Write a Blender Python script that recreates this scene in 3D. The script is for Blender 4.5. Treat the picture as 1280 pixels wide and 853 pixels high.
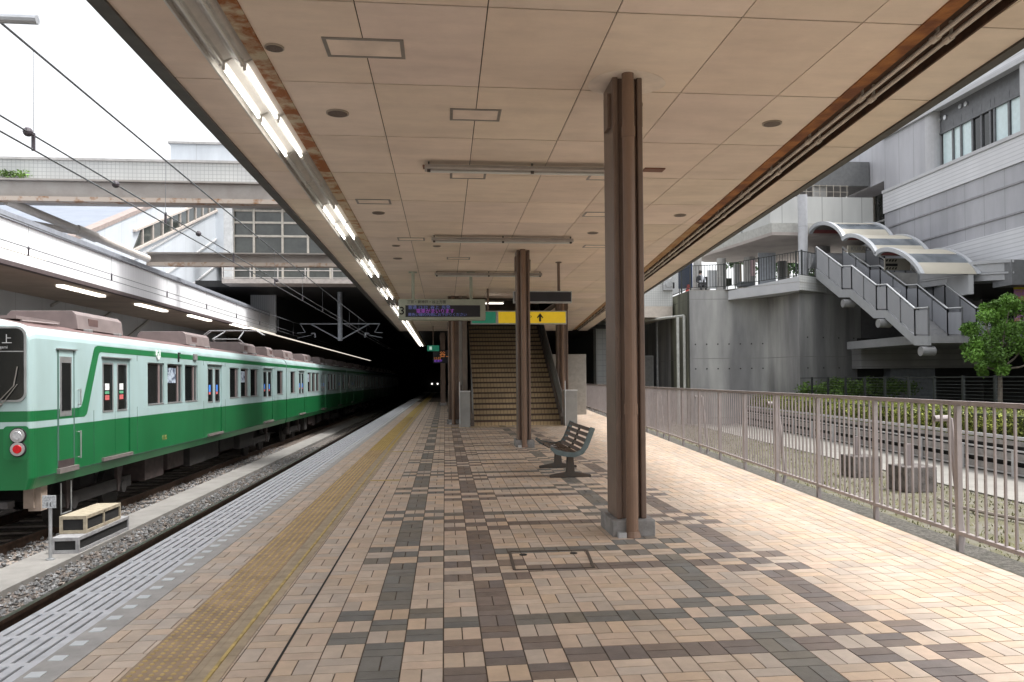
import bpy, bmesh, math, random
from mathutils import Vector, Matrix
import numpy as np
R=random.Random(7)
sc=bpy.context.scene
for o in list(bpy.data.objects): bpy.data.objects.remove(o)
col=sc.collection
# ---------------------------------------------------------------- camera
F=986.96;PIT=.0102;YAW=.1064;ROLL=-.0093;CH=1.3545;CX=661.3;CY=465.06
fw=Vector((math.sin(YAW)*math.cos(PIT),math.cos(YAW)*math.cos(PIT),math.sin(PIT)))
rt=Vector((math.cos(YAW),-math.sin(YAW),0)); up=rt.cross(fw)
rt,up=rt*math.cos(ROLL)+up*math.sin(ROLL),up*math.cos(ROLL)-rt*math.sin(ROLL)
cd=bpy.data.cameras.new('camera'); cam=bpy.data.objects.new('camera',cd); col.objects.link(cam)
cam.matrix_world=Matrix(((rt.x,up.x,-fw.x,0),(rt.y,up.y,-fw.y,0),(rt.z,up.z,-fw.z,CH),(0,0,0,1)))
cd.sensor_width=36; cd.lens=F*36/1280; cd.shift_x=-(CX-640)/1280; cd.shift_y=(CY-426.5)/1280
cd.clip_start=.05; cd.clip_end=3000; sc.camera=cam
# ---------------------------------------------------------------- light
SUN_EL=64; SUN_AZ=100   # azimuth from +Y clockwise (towards +X)
w=bpy.data.worlds.new('World'); sc.world=w; w.use_nodes=True; nt=w.node_tree; nt.nodes.clear()
sky=nt.nodes.new('ShaderNodeTexSky'); sky.sky_type='NISHITA'; sky.sun_disc=False
sky.sun_elevation=math.radians(SUN_EL); sky.sun_rotation=math.radians(SUN_AZ)
sky.air_density=1.0; sky.dust_density=5.0; sky.ozone_density=1.0
hs=nt.nodes.new('ShaderNodeHueSaturation'); hs.inputs['Saturation'].default_value=.12
bg=nt.nodes.new('ShaderNodeBackground'); bg.inputs[1].default_value=.15
ou=nt.nodes.new('ShaderNodeOutputWorld')
nt.links.new(sky.outputs[0],hs.inputs['Color']); nt.links.new(hs.outputs[0],bg.inputs[0]); nt.links.new(bg.outputs[0],ou.inputs[0])
sd=bpy.data.lights.new('sun','SUN'); sd.energy=1.1; sd.angle=math.radians(14); sd.color=(1,.96,.92)
so=bpy.data.objects.new('sun',sd); col.objects.link(so)
e,a=math.radians(SUN_EL),math.radians(SUN_AZ)
so.rotation_euler=Vector((math.cos(e)*math.sin(a),math.cos(e)*math.cos(a),math.sin(e))).to_track_quat('Z','Y').to_euler()
vs=sc.view_settings; vs.view_transform='Standard'; vs.look='None'; vs.exposure=1.5; vs.gamma=1
# ---------------------------------------------------------------- geometry of the place: rays from the camera station
def ray(px,py): return (fw*F+rt*(px-CX)-up*(py-CY)).normalized()
def onz(px,py,z=0.): d=ray(px,py); t=(z-CH)/d.z; return Vector((d.x*t,d.y*t,z))
def onx(px,py,x): d=ray(px,py); t=x/d.x; return Vector((x,d.y*t,CH+d.z*t))
def ony(px,py,y): d=ray(px,py); t=y/d.y; return Vector((d.x*t,y,CH+d.z*t))
# ---------------------------------------------------------------- materials
MATS={}
def mat(name,c,rough=.7,metal=0.,var=.12,scale=6.,bump=0.,bscale=40.,stretch=(1,1,1),c2=None,lo=.35,hi=.65,emit=0,spec=.5,attr=False,grime=0.,gscale=.8):
    if name in MATS: return MATS[name]
    m=bpy.data.materials.new(name); m.use_nodes=True; n=m.node_tree; b=n.nodes['Principled BSDF']
    b.inputs['Roughness'].default_value=rough; b.inputs['Metallic'].default_value=metal
    b.inputs['Specular IOR Level'].default_value=spec
    tc=n.nodes.new('ShaderNodeTexCoord'); mp=n.nodes.new('ShaderNodeMapping'); mp.inputs['Scale'].default_value=stretch
    n.links.new(tc.outputs['Object'],mp.inputs[0])
    nz=n.nodes.new('ShaderNodeTexNoise'); nz.inputs['Scale'].default_value=scale; nz.inputs['Detail'].default_value=6; nz.inputs['Roughness'].default_value=.62
    n.links.new(mp.outputs[0],nz.inputs['Vector'])
    cr=n.nodes.new('ShaderNodeValToRGB'); cr.color_ramp.elements[0].position=lo; cr.color_ramp.elements[1].position=hi
    a_=c2 if c2 else tuple(x*(1-var) for x in c); b_=c if c2 else tuple(min(1,x*(1+var)) for x in c)
    cr.color_ramp.elements[0].color=(*a_,1); cr.color_ramp.elements[1].color=(*b_,1)
    n.links.new(nz.outputs[0],cr.inputs[0]); out=cr.outputs[0]
    if attr:
        at=n.nodes.new('ShaderNodeAttribute'); at.attribute_name='tone'
        mx=n.nodes.new('ShaderNodeMix'); mx.data_type='RGBA'; mx.blend_type='MULTIPLY'; mx.inputs[0].default_value=1
        n.links.new(out,mx.inputs[6]); n.links.new(at.outputs['Color'],mx.inputs[7]); out=mx.outputs[2]
    if grime:
        ng=n.nodes.new('ShaderNodeTexNoise'); ng.inputs['Scale'].default_value=gscale; ng.inputs['Detail'].default_value=8; ng.inputs['Roughness'].default_value=.7; n.links.new(tc.outputs['Object'],ng.inputs['Vector'])
        rg_=n.nodes.new('ShaderNodeValToRGB'); rg_.color_ramp.elements[0].position=.36; rg_.color_ramp.elements[1].position=.58
        rg_.color_ramp.elements[0].color=(1-grime,1-grime*1.05,1-grime*1.1,1); rg_.color_ramp.elements[1].color=(1,1,1,1); n.links.new(ng.outputs[0],rg_.inputs[0])
        mg=n.nodes.new('ShaderNodeMix'); mg.data_type='RGBA'; mg.blend_type='MULTIPLY'; mg.inputs[0].default_value=1; n.links.new(out,mg.inputs[6]); n.links.new(rg_.outputs[0],mg.inputs[7]); out=mg.outputs[2]
    n.links.new(out,b.inputs['Base Color'])
    if bump:
        n2=n.nodes.new('ShaderNodeTexNoise'); n2.inputs['Scale'].default_value=bscale; n2.inputs['Detail'].default_value=5
        n.links.new(mp.outputs[0],n2.inputs['Vector'])
        bp=n.nodes.new('ShaderNodeBump'); bp.inputs['Strength'].default_value=bump; bp.inputs['Distance'].default_value=.02
        n.links.new(n2.outputs[0],bp.inputs['Height']); n.links.new(bp.outputs[0],b.inputs['Normal'])
    if emit: b.inputs['Emission Color'].default_value=(*c,1); b.inputs['Emission Strength'].default_value=emit
    MATS[name]=m; return m
def lines(name,c,cl,sx,sz,wd=.04,axis='YZ',rough=.6,var=.08,stain=0.,off=(0,0)):
    """panel joints every sx, sz metres on a wall, with weather stains"""
    if name in MATS: return MATS[name]
    m=mat(name,c,rough,0,var,1.3,stretch=(1,1,.25)); n=m.node_tree; b=n.nodes['Principled BSDF']
    base=b.inputs['Base Color'].links[0].from_socket
    if stain:
        tc=n.nodes.new('ShaderNodeTexCoord'); mp=n.nodes.new('ShaderNodeMapping'); mp.inputs['Scale'].default_value=(.8,.8,.10); n.links.new(tc.outputs['Object'],mp.inputs[0])
        nz=n.nodes.new('ShaderNodeTexNoise'); nz.inputs['Scale'].default_value=1.1; nz.inputs['Detail'].default_value=7; n.links.new(mp.outputs[0],nz.inputs['Vector'])
        r2=n.nodes.new('ShaderNodeValToRGB'); r2.color_ramp.elements[0].position=.40; r2.color_ramp.elements[1].position=.62
        r2.color_ramp.elements[0].color=(1-stain,1-stain,1-stain*.95,1); r2.color_ramp.elements[1].color=(1,1,1,1)
        n.links.new(nz.outputs[0],r2.inputs[0]); mx=n.nodes.new('ShaderNodeMix'); mx.data_type='RGBA'; mx.blend_type='MULTIPLY'; mx.inputs[0].default_value=1
        n.links.new(base,mx.inputs[6]); n.links.new(r2.outputs[0],mx.inputs[7]); base=mx.outputs[2]
    tc=n.nodes.new('ShaderNodeTexCoord'); sp=n.nodes.new('ShaderNodeSeparateXYZ'); n.links.new(tc.outputs['Object'],sp.inputs[0])
    fac=None
    for ax,s,o_ in ((axis[0],sx,off[0]),(axis[1],sz,off[1])):
        if not s: continue
        ad=n.nodes.new('ShaderNodeMath'); ad.operation='ADD'; ad.inputs[1].default_value=500*s+o_; n.links.new(sp.outputs[ax],ad.inputs[0])
        mo=n.nodes.new('ShaderNodeMath'); mo.operation='MODULO'; mo.inputs[1].default_value=s; n.links.new(ad.outputs[0],mo.inputs[0])
        lt=n.nodes.new('ShaderNodeMath'); lt.operation='LESS_THAN'; lt.inputs[1].default_value=wd; n.links.new(mo.outputs[0],lt.inputs[0])
        if fac is None: fac=lt.outputs[0]
        else:
            mxm=n.nodes.new('ShaderNodeMath'); mxm.operation='MAXIMUM'; n.links.new(fac,mxm.inputs[0]); n.links.new(lt.outputs[0],mxm.inputs[1]); fac=mxm.outputs[0]
    mx=n.nodes.new('ShaderNodeMix'); mx.data_type='RGBA'; mx.inputs[7].default_value=(*cl,1)
    n.links.new(fac,mx.inputs[0]); n.links.new(base,mx.inputs[6]); n.links.new(mx.outputs[2],b.inputs['Base Color'])
    return m
# ---------------------------------------------------------------- mesh helpers
class MB:
    def __init__(s): s.v=[]; s.f=[]; s.mi=[]; s.t=[]; s.tone=1.; s.m=0
    def add(s,vs,fs):
        o=len(s.v); s.v+= [tuple(p) for p in vs]
        for f in fs: s.f.append(tuple(i+o for i in f)); s.mi.append(s.m); s.t.append(s.tone)
        return s
    def quad(s,a,b,c,d): return s.add((a,b,c,d),((0,1,2,3),))
    def poly(s,pts): return s.add(pts,(tuple(range(len(pts))),))
    def box(s,x0,x1,y0,y1,z0,z1):
        return s.add([(x0,y0,z0),(x1,y0,z0),(x1,y1,z0),(x0,y1,z0),(x0,y0,z1),(x1,y0,z1),(x1,y1,z1),(x0,y1,z1)],
          [(0,3,2,1),(4,5,6,7),(0,1,5,4),(1,2,6,5),(2,3,7,6),(3,0,4,7)])
    def prism(s,pts,z0,z1):   # plan polygon (x,y) extruded in z
        n=len(pts); a=sum(pts[i][0]*pts[(i+1)%n][1]-pts[(i+1)%n][0]*pts[i][1] for i in range(n))
        if a<0: pts=pts[::-1]
        return s.add([(p[0],p[1],z0) for p in pts]+[(p[0],p[1],z1) for p in pts],
          [tuple(range(n))[::-1],tuple(range(n,2*n))]+[(i,(i+1)%n,(i+1)%n+n,i+n) for i in range(n)])
    def ext(s,pts,d):  # any planar polygon extruded by vector d
        n=len(pts); d=Vector(d); P=[Vector(p) for p in pts]
        nn=Vector((0,0,0))
        for i in range(1,n-1): nn+=(P[i]-P[0]).cross(P[i+1]-P[0])
        if nn.dot(d)>0: P=P[::-1]
        return s.add([tuple(p) for p in P]+[tuple(p+d) for p in P],[tuple(range(n)),tuple(range(n,2*n))[::-1]]+[((i+1)%n,i,i+n,(i+1)%n+n) for i in range(n)])
    def bar(s,a,b,w,h,upv=(0,0,1)):
        a=Vector(a);b=Vector(b);d=(b-a).normalized();u=Vector(upv)
        if abs(d.dot(u))>.99: u=Vector((1,0,0))
        r=d.cross(u).normalized()*w/2; u=r.cross(d).normalized()*h/2
        P=[a-r-u,a+r-u,a+r+u,a-r+u]; Q=[p+(b-a) for p in P]
        return s.add([tuple(p) for p in P+Q],[(0,1,2,3)[::-1],(4,5,6,7),(0,1,5,4),(1,2,6,5),(2,3,7,6),(3,0,4,7)])
    def tube(s,a,b,r,n=8,r2=None,cap=True):
        a=Vector(a);b=Vector(b);d=(b-a).normalized();u=Vector((0,0,1)) if abs(d.z)<.9 else Vector((1,0,0))
        x=d.cross(u).normalized();y=x.cross(d); r2=r if r2 is None else r2
        A=[a+(x*math.cos(t)+y*math.sin(t))*r for t in [2*math.pi*i/n for i in range(n)]]
        B=[b+(x*math.cos(t)+y*math.sin(t))*r2 for t in [2*math.pi*i/n for i in range(n)]]
        fs=[(i,i+n,(i+1)%n+n,(i+1)%n) for i in range(n)]
        if cap: fs+=[tuple(range(n)),tuple(range(n,2*n))[::-1]]
        return s.add([tuple(p) for p in A+B],fs)
    def path(s,pts,r,n=8):
        for i in range(len(pts)-1): s.tube(pts[i],pts[i+1],r,n)
        return s
    def ball(s,c,r,n=8,m=5,sz=1.):
        vs=[];fs=[]
        for j in range(m+1):
            t=math.pi*j/m
            for i in range(n): p=2*math.pi*i/n; vs.append((c[0]+r*math.sin(t)*math.cos(p),c[1]+r*math.sin(t)*math.sin(p),c[2]+sz*r*math.cos(t)))
        for j in range(m):
            for i in range(n): fs.append((j*n+i,(j+1)*n+i,(j+1)*n+(i+1)%n,j*n+(i+1)%n))
        return s.add(vs,fs)
    def build(s,name,mats,parent=None,loc=None,bevel=0,smooth=False):
        me=bpy.data.meshes.new(name); me.from_pydata(s.v,[],s.f)
        if not isinstance(mats,(list,tuple)): mats=[mats]
        for m in mats: me.materials.append(m)
        if len(mats)>1: me.polygons.foreach_set('material_index',s.mi)
        if any(t!=1. for t in s.t):
            at=me.attributes.new('tone','FLOAT_COLOR','FACE'); 
            buf=[]
            for t in s.t:
                if isinstance(t,(int,float)): buf+=[t,t,t,1]
                else: buf+=[*t,1]
            at.data.foreach_set('color',buf)
        if smooth: me.polygons.foreach_set('use_smooth',[True]*len(me.polygons))
        me.update(); o=bpy.data.objects.new(name,me); col.objects.link(o)
        if parent is not None:
            o.parent=parent
            o.matrix_parent_inverse=Matrix.Translation(-Vector(parent.location)) if parent.type=='EMPTY' else Matrix()
        if bevel:
            b=o.modifiers.new('bevel','BEVEL'); b.width=bevel; b.segments=2; b.limit_method='ANGLE'
        return o
def tag(o,label=None,cat=None,group=None,kind=None):
    if label: o['label']=label
    if cat: o['category']=cat
    if group: o['group']=group
    if kind: o['kind']=kind
    return o
def thing(name,label,cat,loc=(0,0,0),group=None):
    o=bpy.data.objects.new(name,None); col.objects.link(o); o.location=loc; o.empty_display_size=.3
    return tag(o,label,cat,group)
def text(name,body,size,m,parent,loc,rot,align='LEFT',ext=.002,bold=False):
    cu=bpy.data.curves.new(name,'FONT'); cu.body=body; cu.size=size; cu.extrude=ext; cu.align_x=align; cu.align_y='CENTER'
    if bold: cu.offset=size*.012
    t=bpy.data.objects.new(name+'_c',cu); col.objects.link(t); bpy.context.view_layer.update()
    me=bpy.data.meshes.new_from_object(t.evaluated_get(bpy.context.evaluated_depsgraph_get())); bpy.data.objects.remove(t)
    me.materials.clear(); me.materials.append(m)
    M=Matrix.Translation(loc)@rot.to_matrix().to_4x4(); me.transform(M)
    o=bpy.data.objects.new(name,me); col.objects.link(o)
    if parent is not None:
        o.parent=parent
        o.matrix_parent_inverse=Matrix.Translation(-Vector(parent.location)) if parent.type=='EMPTY' else Matrix()
    return o
from mathutils import Euler
FACE_S=Euler((math.pi/2,0,0))              # reads when looking along +Y
FACE_E=Euler((math.pi/2,0,math.pi/2))      # on a wall facing +X
def ord_(i): return ['first','second','third','fourth','fifth','sixth','seventh','eighth','ninth','tenth','eleventh','twelfth','thirteenth','fourteenth','fifteenth','sixteenth','seventeenth','eighteenth','nineteenth','twentieth'][i] if i<20 else 'far'
def clip(pts,fn):   # keep fn>=0
    out=[]
    for i in range(len(pts)):
        a,b=pts[i],pts[(i+1)%len(pts)]; fa,fb=fn(a),fn(b)
        if fa>=0: out.append(a)
        if (fa>=0)!=(fb>=0): t=fa/(fa-fb); out.append((a[0]+t*(b[0]-a[0]),a[1]+t*(b[1]-a[1])))
    return out
def slab_clip(pts,fns):
    for f in fns:
        pts=clip(pts,f)
        if len(pts)<3: return None
    a=abs(sum(pts[i][0]*pts[(i+1)%len(pts)][1]-pts[(i+1)%len(pts)][0]*pts[i][1] for i in range(len(pts))))/2
    return pts if a>2e-4 else None
# ---- colours
M_brickL=mat('paver_tan',(.55,.455,.372),.5,var=.08,grime=.10,gscale=1.7,scale=9,bump=.15,bscale=120,attr=True)
M_brickG=mat('paver_grey_green',(.185,.18,.165),.5,var=.12,grime=.12,gscale=1.7,scale=9,bump=.15,bscale=120,attr=True)
M_brickP=mat('paver_brown',(.20,.168,.152),.5,var=.12,grime=.12,gscale=1.7,scale=9,bump=.15,bscale=120,attr=True)
M_mortar=mat('mortar',(.12,.095,.075),.9,var=.2,scale=20)
M_conc=mat('edge_concrete',(.42,.41,.40),.8,var=.14,scale=5,bump=.2,bscale=90)
M_concd=mat('dark_concrete',(.16,.155,.15),.85,var=.3,scale=1.2,bump=.2)
M_white_edge=mat('white_edge_paint',(.60,.62,.66),.6,var=.12,scale=8)
M_black=mat('black_and_gap_shade',(.02,.02,.02),.9)  # black print, rings and joints, also painted shade in slots and gaps
M_tact=mat('worn_tactile_tile',(.37,.26,.16),.6,var=.18,scale=5,bump=.15,bscale=100,attr=True)
M_dot=mat('tactile_dot_yellow',(.50,.36,.15),.6,var=.2,scale=10)
M_yel=mat('yellow_line',(.50,.37,.12),.6,var=.3,scale=12)
M_yelpale=mat('pale_yellow_tile',(.38,.30,.20),.6,var=.2,scale=7)
M_ceil=mat('ceiling_board',(.78,.655,.555),.75,var=.055,scale=1.6,stretch=(.7,2.6,1),bump=.05,attr=True,grime=.09,gscale=1.3)
M_gap=mat('ceiling_joint',(.05,.035,.02),.9)
M_fascia=mat('fascia_bronze',(.075,.065,.06),.5,.3,var=.2)
M_rust=mat('rusted_steel',(.48,.40,.28),.8,c2=(.27,.09,.02),scale=4.5,lo=.44,hi=.60,bump=.25,bscale=60)
M_rust2=mat('rust_orange',(.34,.13,.03),.8,c2=(.16,.05,.015),scale=3,lo=.4,hi=.6,bump=.25)
M_rustd=mat('rust_dark',(.09,.04,.02),.85,c2=(.04,.02,.01),scale=5)
M_rustpale=mat('rust_faded',(.48,.38,.26),.8,c2=(.30,.13,.04),scale=4,lo=.38,hi=.5,bump=.2)
M_refl=mat('lamp_reflector',(.60,.58,.55),.45,.2,var=.08)
M_tubeoff=mat('tube_unlit',(.6,.6,.58),.3,var=.03)
M_tubeon=mat('tube_lit',(1,.97,.9),.3,var=.0,emit=2.2)
M_col=mat('column_brown',(.155,.105,.08),.45,var=.12,scale=3,bump=.04,bscale=30)
M_pipe=mat('pipe_brown',(.20,.125,.085),.5,var=.14,scale=4,stretch=(1,1,.3))
M_plinth=mat('plinth_concrete',(.24,.235,.23),.85,var=.22,scale=9,bump=.25)
M_rail=mat('railing_mauve',(.31,.275,.272),.45,.15,var=.10,scale=5)
M_steel=mat('stainless',(.55,.56,.57),.3,.8,var=.08)
M_galv=mat('galvanised',(.42,.43,.44),.5,.5,var=.15)
# railway
M_ballast=mat('ballast_grey',(.22,.20,.185),.95,c2=(.10,.085,.075),scale=30,lo=.4,hi=.62,bump=.9,bscale=45)
M_stone=mat('ballast_stone',(.20,.20,.20),.9,var=.35,scale=25,bump=.3,attr=True)
M_rails=mat('rail_rust',(.075,.045,.03),.7,.3,var=.3,scale=10)
M_railtop=mat('rail_top',(.30,.28,.26),.3,.9,var=.1)
M_sleeper=mat('sleeper',(.27,.23,.20),.9,var=.25,scale=6)
# ---------------------------------------------------------------- setting: ground, platform
g=MB(); g.quad((-900,-900,-1.6),(900,-900,-1.6),(900,900,-1.6),(-900,900,-1.6)); tag(g.build('ground',mat('earth',(.16,.15,.12),.95,var=.3,scale=.5)),kind='structure')
g=MB(); g.quad((-9.3,-30,-1.28),(-2.5,-30,-1.28),(-2.5,140,-1.28),(-9.3,140,-1.28)); tag(g.build('trackbed',M_ballast),kind='structure')
def pr(y): return 3.85+.0825*(y-4.93)      # right edge of the platform
PY0,PY1=-6.,120.
g=MB(); g.prism([(-2.36,PY0),(pr(PY0),PY0),(pr(60),60),(pr(60),PY1),(-2.36,PY1)],-1.5,-.055)
tag(g.build('platform',M_concd),kind='structure')
g=MB(); g.prism([(-2.40,PY0),(-1.792,PY0),(-1.792,PY1),(-2.40,PY1)],-.054,-.018); g.box(-2.43,-2.36,PY0,PY1,-.40,-.020)
# slotted edge blocks
MOD=.4455; y=4.50-24*MOD; g.m=1
while y<60:
    y0,y1=y+.0,y+MOD
    g.box(-2.43,-2.385,y0+.003,y1-.003,-.02,0)
    for k in range(6):
        xa=-2.385+k*.0685
        g.box(xa+.021,xa+.0685,y0+.0,y1-.0,-.02,0)
        g.box(xa,xa+.021,y0+.003,y0+.045,-.02,-.0005)
    y+=MOD
g.m=3; g.box(-2.384,-1.975,PY0,60,-.0179,-.014)  # black sheet on the slot floors, shade of the slots put in as colour
g.m=0
g.box(-2.43,-1.974,60,PY1,-.02,0); g.box(-1.974,-1.792,PY0,PY1,-.0175,-.001)
g.m=2; y=4.59-42*.2228
while y<60: g.box(-1.945,-1.875,y-.035,y+.035,-.001,.003); y+=.2228
tag(g.build('platform_edge',[M_conc,M_white_edge,mat('white_marker',(.66,.70,.73),.5,var=.06),M_black]),kind='structure')
# mortar bed and paving bricks
g=MB(); g.prism([(-1.79,PY0),(pr(PY0),PY0),(pr(60),60),(pr(60),PY1),(-1.79,PY1)],-.054,-.004)
tag(g.build('paving_bed',M_mortar),kind='structure')
X0,Y0g,CW=-.018,4.761,.2
def cellcol(k,j):
    r=j%9; c=k+2   # green at c=0, purple at 3, green 10, purple 13
    gcol=k in(-2,8); pcol=k in(1,11)
    if gcol: 
        if 3<=r<=8 or r==1: return 1
        return 0
    if pcol:
        if r in(6,7,8,0,1,2) or r==4: return 2
        return 0
    if k in(-3,-1,7,9) and r in(0,2): return 1
    if k in(0,2,10,12) and r in(3,5): return 2
    if r==1 and 0<=k<=6: return 1
    if r==4 and 3<=k<=9: return 2
    return 0
br=MB(); G_=.0035
TAN=[(1,1,1),(1.05,.99,.95),(.93,.95,.98),(1.06,1.04,1.02),(.97,.93,.88),(1.08,1.0,.90)]
def brick(x0,x1,y0,y1,c,fns):
    p=[(x0+G_,y0+G_),(x1-G_,y0+G_),(x1-G_,y1-G_),(x0+G_,y1-G_)]
    p=slab_clip(p,fns)
    if not p: return
    br.m=c; t=R.choice(TAN); s=R.uniform(.90,1.08); 
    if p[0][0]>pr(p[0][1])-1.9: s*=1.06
    br.tone=(t[0]*s,t[1]*s,t[2]*s)
    n=len(p)
    zz=R.uniform(-.0006,.0006)
    br.add([(q[0],q[1],zz) for q in p]+[(q[0],q[1],-.004) for q in p],[tuple(range(n))]+[(i,i+n,(i+1)%n+n,(i+1)%n) for i in range(n)])
BW=.52   # border strip along the railing
HATCH=[]
for j in range(-230,52):
    y1=Y0g-j*CW; y0=y1-CW
    if y1<-.5: continue
    for k in range(-9,40):
        x0=X0+k*CW; x1=x0+CW
        if x0>pr(y1)+.1 or x1<-1.79: continue
        fns=[lambda q:q[0]+1.785, lambda q:pr(q[1])-BW-.004-q[0]]
        if y0>22 and -1.0<0:
            pass
        c=cellcol(k,j)
        # tactile strip is laid between -1.49 and -1.04
        for (fx0,fx1) in ((-9,-1.492),(-1.03,99)):
            f2=fns+[lambda q,a=fx0:q[0]-a,lambda q,b=fx1:b-q[0]]
            if x1<fx0 or x0>fx1: continue
            if (k+j)%2==0:
                brick(x0,x0+CW/2,y0,y1,c,f2); brick(x0+CW/2,x1,y0,y1,c,f2)
            else:
                brick(x0,x1,y0,y0+CW/2,c,f2); brick(x0,x1,y0+CW/2,y1,c,f2)
# border courses parallel to the railing
import bisect
dirv=Vector((.0825,1,0)).normalized(); nrm=Vector((-dirv.y,dirv.x,0))*-1
o0=Vector((pr(0),0,0))
for r_ in range(5):
    a_=-BW+r_*BW/5; b_=a_+BW/5; s_=-.4+(r_%2)*.1
    while s_<56:
        P=[o0+dirv*(s_+G_)+nrm*(a_+G_),o0+dirv*(s_+G_)+nrm*(b_-G_),o0+dirv*(s_+.2-G_)+nrm*(b_-G_),o0+dirv*(s_+.2-G_)+nrm*(a_+G_)]
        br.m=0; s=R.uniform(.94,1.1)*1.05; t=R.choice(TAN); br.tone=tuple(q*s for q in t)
        br.add([(q.x,q.y,0) for q in P]+[(q.x,q.y,-.004) for q in P],[(0,1,2,3)]+[(i,i+4,(i+1)%4+4,(i+1)%4) for i in range(4)])
        s_+=.2
o=br.build('platform_paving',[M_brickL,M_brickG,M_brickP]); tag(o,kind='structure')
# tactile strip
g=MB(); y=3.77-30*.3
while y<90:
    s=R.uniform(.9,1.08); yel=y>15.5
    g.m=2 if (y>15.5) else 0; g.tone=s
    g.box(-1.489,-1.191,y+.002,y+.298,-.004,0.0)
    g.m=1; g.tone=1.
    if y<30 and y>1.5:
        for i in range(6):
            for j in range(6):
                cx,cy=-1.489+.025+i*.0496,y+.025+j*.0496
                if y<14: g.tube((cx,cy,0),(cx,cy,.005),.0135,7,.009)
                else: g.box(cx-.011,cx+.011,cy-.011,cy+.011,0,.005)
    g.m=4; g.tone=1.; g.box(-1.188,-1.152,y+.002,y+.298,-.004,-.0005)
    g.m=2 if y>15.5 else 4; g.box(-1.150,-1.105,y+.002,y+.298,-.004,.0005)
    g.m=3 ; g.box(-1.103,-1.086,y+.0,y+.3,-.004,.0045)
    g.m=4; g.box(-1.084,-1.033,y+.002,y+.298,-.004,.0)
    y+=.3
for yy in (15.3,10.9,20.8):
    g.m=3; g.box(-1.02,-.62,yy,yy+.09,.001,.004)
g.box(-.55,3.4,22.9,23.0,.001,.004)
tag(g.build('tactile_paving',[M_tact,M_dot,mat('tactile_yellow',(.42,.29,.06),.6,var=.2,scale=6,attr=True),M_yel,M_yelpale]),kind='structure')
# drain joint and hatch in the paving
g=MB(); g.box(-.823,-.811,-1,60,.0005,.0032); tag(g.build('expansion_joint',M_black),kind='structure')
hp=[onz(x,y) for x,y in ((637,690),(733,688),(742,710),(643,713))]
g=MB(); g.m=0
for i in range(4):
    a,b=hp[i],hp[(i+1)%4]; a=Vector((a.x,a.y,.003)); b=Vector((b.x,b.y,.003)); 
    g.bar(a,b,.022,.004)
for p in (onz(654,694),onz(717,692)): g.m=1; g.tube((p.x,p.y,.001),(p.x,p.y,.005),.03,12)
o=g.build('floor_hatch',[mat('hatch_frame',(.13,.11,.095),.6,.5),M_black]); tag(o,'thin metal frame of an inspection hatch set in the paving left of the nearest column','hatch')
# kerb channel outside the right edge
g=MB()
g.prism([(pr(-6)+.005,-6),(pr(-6)+.70,-6),(pr(60)+.70,60),(pr(60)+.005,60)],-1.4,-.16); g.m=2; g.prism([(pr(-6)+.05,-6),(pr(-6)+.62,-6),(pr(60)+.62,60),(pr(60)+.05,60)],-.158,-.13)
g.m=1; g.prism([(pr(-6)+.0,-6),(pr(-6)+.05,-6),(pr(60)+.05,60),(pr(60)+.0,60)],-.1,-.012)
tag(g.build('platform_kerb',[M_concd,mat('mossy_kerb',(.12,.12,.09),.9,var=.35,scale=6,bump=.3),mat('kerb_gravel',(.11,.10,.09),.95,c2=(.04,.04,.03),scale=28,lo=.4,hi=.6,bump=.8,bscale=60)]),kind='structure')
# ---------------------------------------------------------------- tracks
def rail(name,x,label):
    t=thing(name,label,'rail',(x,-30,-1.28))
    g=MB(); g.box(x-.035,x+.035,-30,140,-1.12,-1.082); g.box(x-.009,x+.009,-30,140,-1.24,-1.12); g.box(x-.062,x+.062,-30,140,-1.265,-1.24)
    g.build('rail_web',M_rails,t)
    g=MB(); g.box(x-.030,x+.030,-30,140,-1.0815,-1.078); g.build('rail_head',M_railtop,t)
rail('rail',-3.15,'rusty running rail close against the platform wall'); rail('rail',-4.60,'rusty rail of the empty track farther from the platform edge')
rail('rail',-6.75,'dark rail under the near wheels of the green train'); rail('rail',-8.2,'dark rail under the far wheels of the green train')
g=MB(); y=-3
while y<60: g.box(-5.05,-2.7,y,y+.24,-1.4,-1.245); g.box(-8.75,-6.25,y,y+.24,-1.4,-1.245); y+=.66
tag(g.build('sleepers',M_sleeper),'concrete sleepers half buried in the grey ballast','sleepers',kind='stuff')
g=MB(); g.box(-6.08,-5.42,-20,120,-1.4,-1.17); tag(g.build('track_walkway',mat('walkway_concrete',(.25,.24,.225),.85,var=.14,scale=2,bump=.2,bscale=60)),kind='structure')
# loose stones
g=MB(); R2=random.Random(3)
def stone(c,s):
    ax=[Vector((R2.uniform(-1,1),R2.uniform(-1,1),R2.uniform(-1,1))).normalized() for _ in range(3)]
    vs=[]
    for d in ((1,0,0),(-1,0,0),(0,1,0),(0,-1,0),(0,0,1),(0,0,-1)):
        k=s*R2.uniform(.6,1.25); v=Vector(d)*k+Vector((R2.uniform(-.3,.3),R2.uniform(-.3,.3),R2.uniform(-.3,.3)))*s
        vs.append((c[0]+v.x,c[1]+v.y,c[2]+v.z*.8))
    g.tone=R2.choice((.55,.8,.9,1.,1.1,1.35,(1.05,.9,.78),(.95,.8,.7)))
    g.add(vs,[(0,2,4),(2,1,4),(1,3,4),(3,0,4),(2,0,5),(1,2,5),(3,1,5),(0,3,5)])
for _ in range(17000):
    y=6+ (R2.random()**1.6)*26
    x=R2.uniform(-5.42,-3.2) if R2.random()<.8 else R2.uniform(-6.75,-6.08)
    stone((x,y,-1.245+R2.uniform(-.01,.03)),R2.uniform(.020,.040))
tag(g.build('ballast',M_stone),'crushed grey ballast stones between the rails and along the concrete walkway','ballast',kind='stuff')
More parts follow.
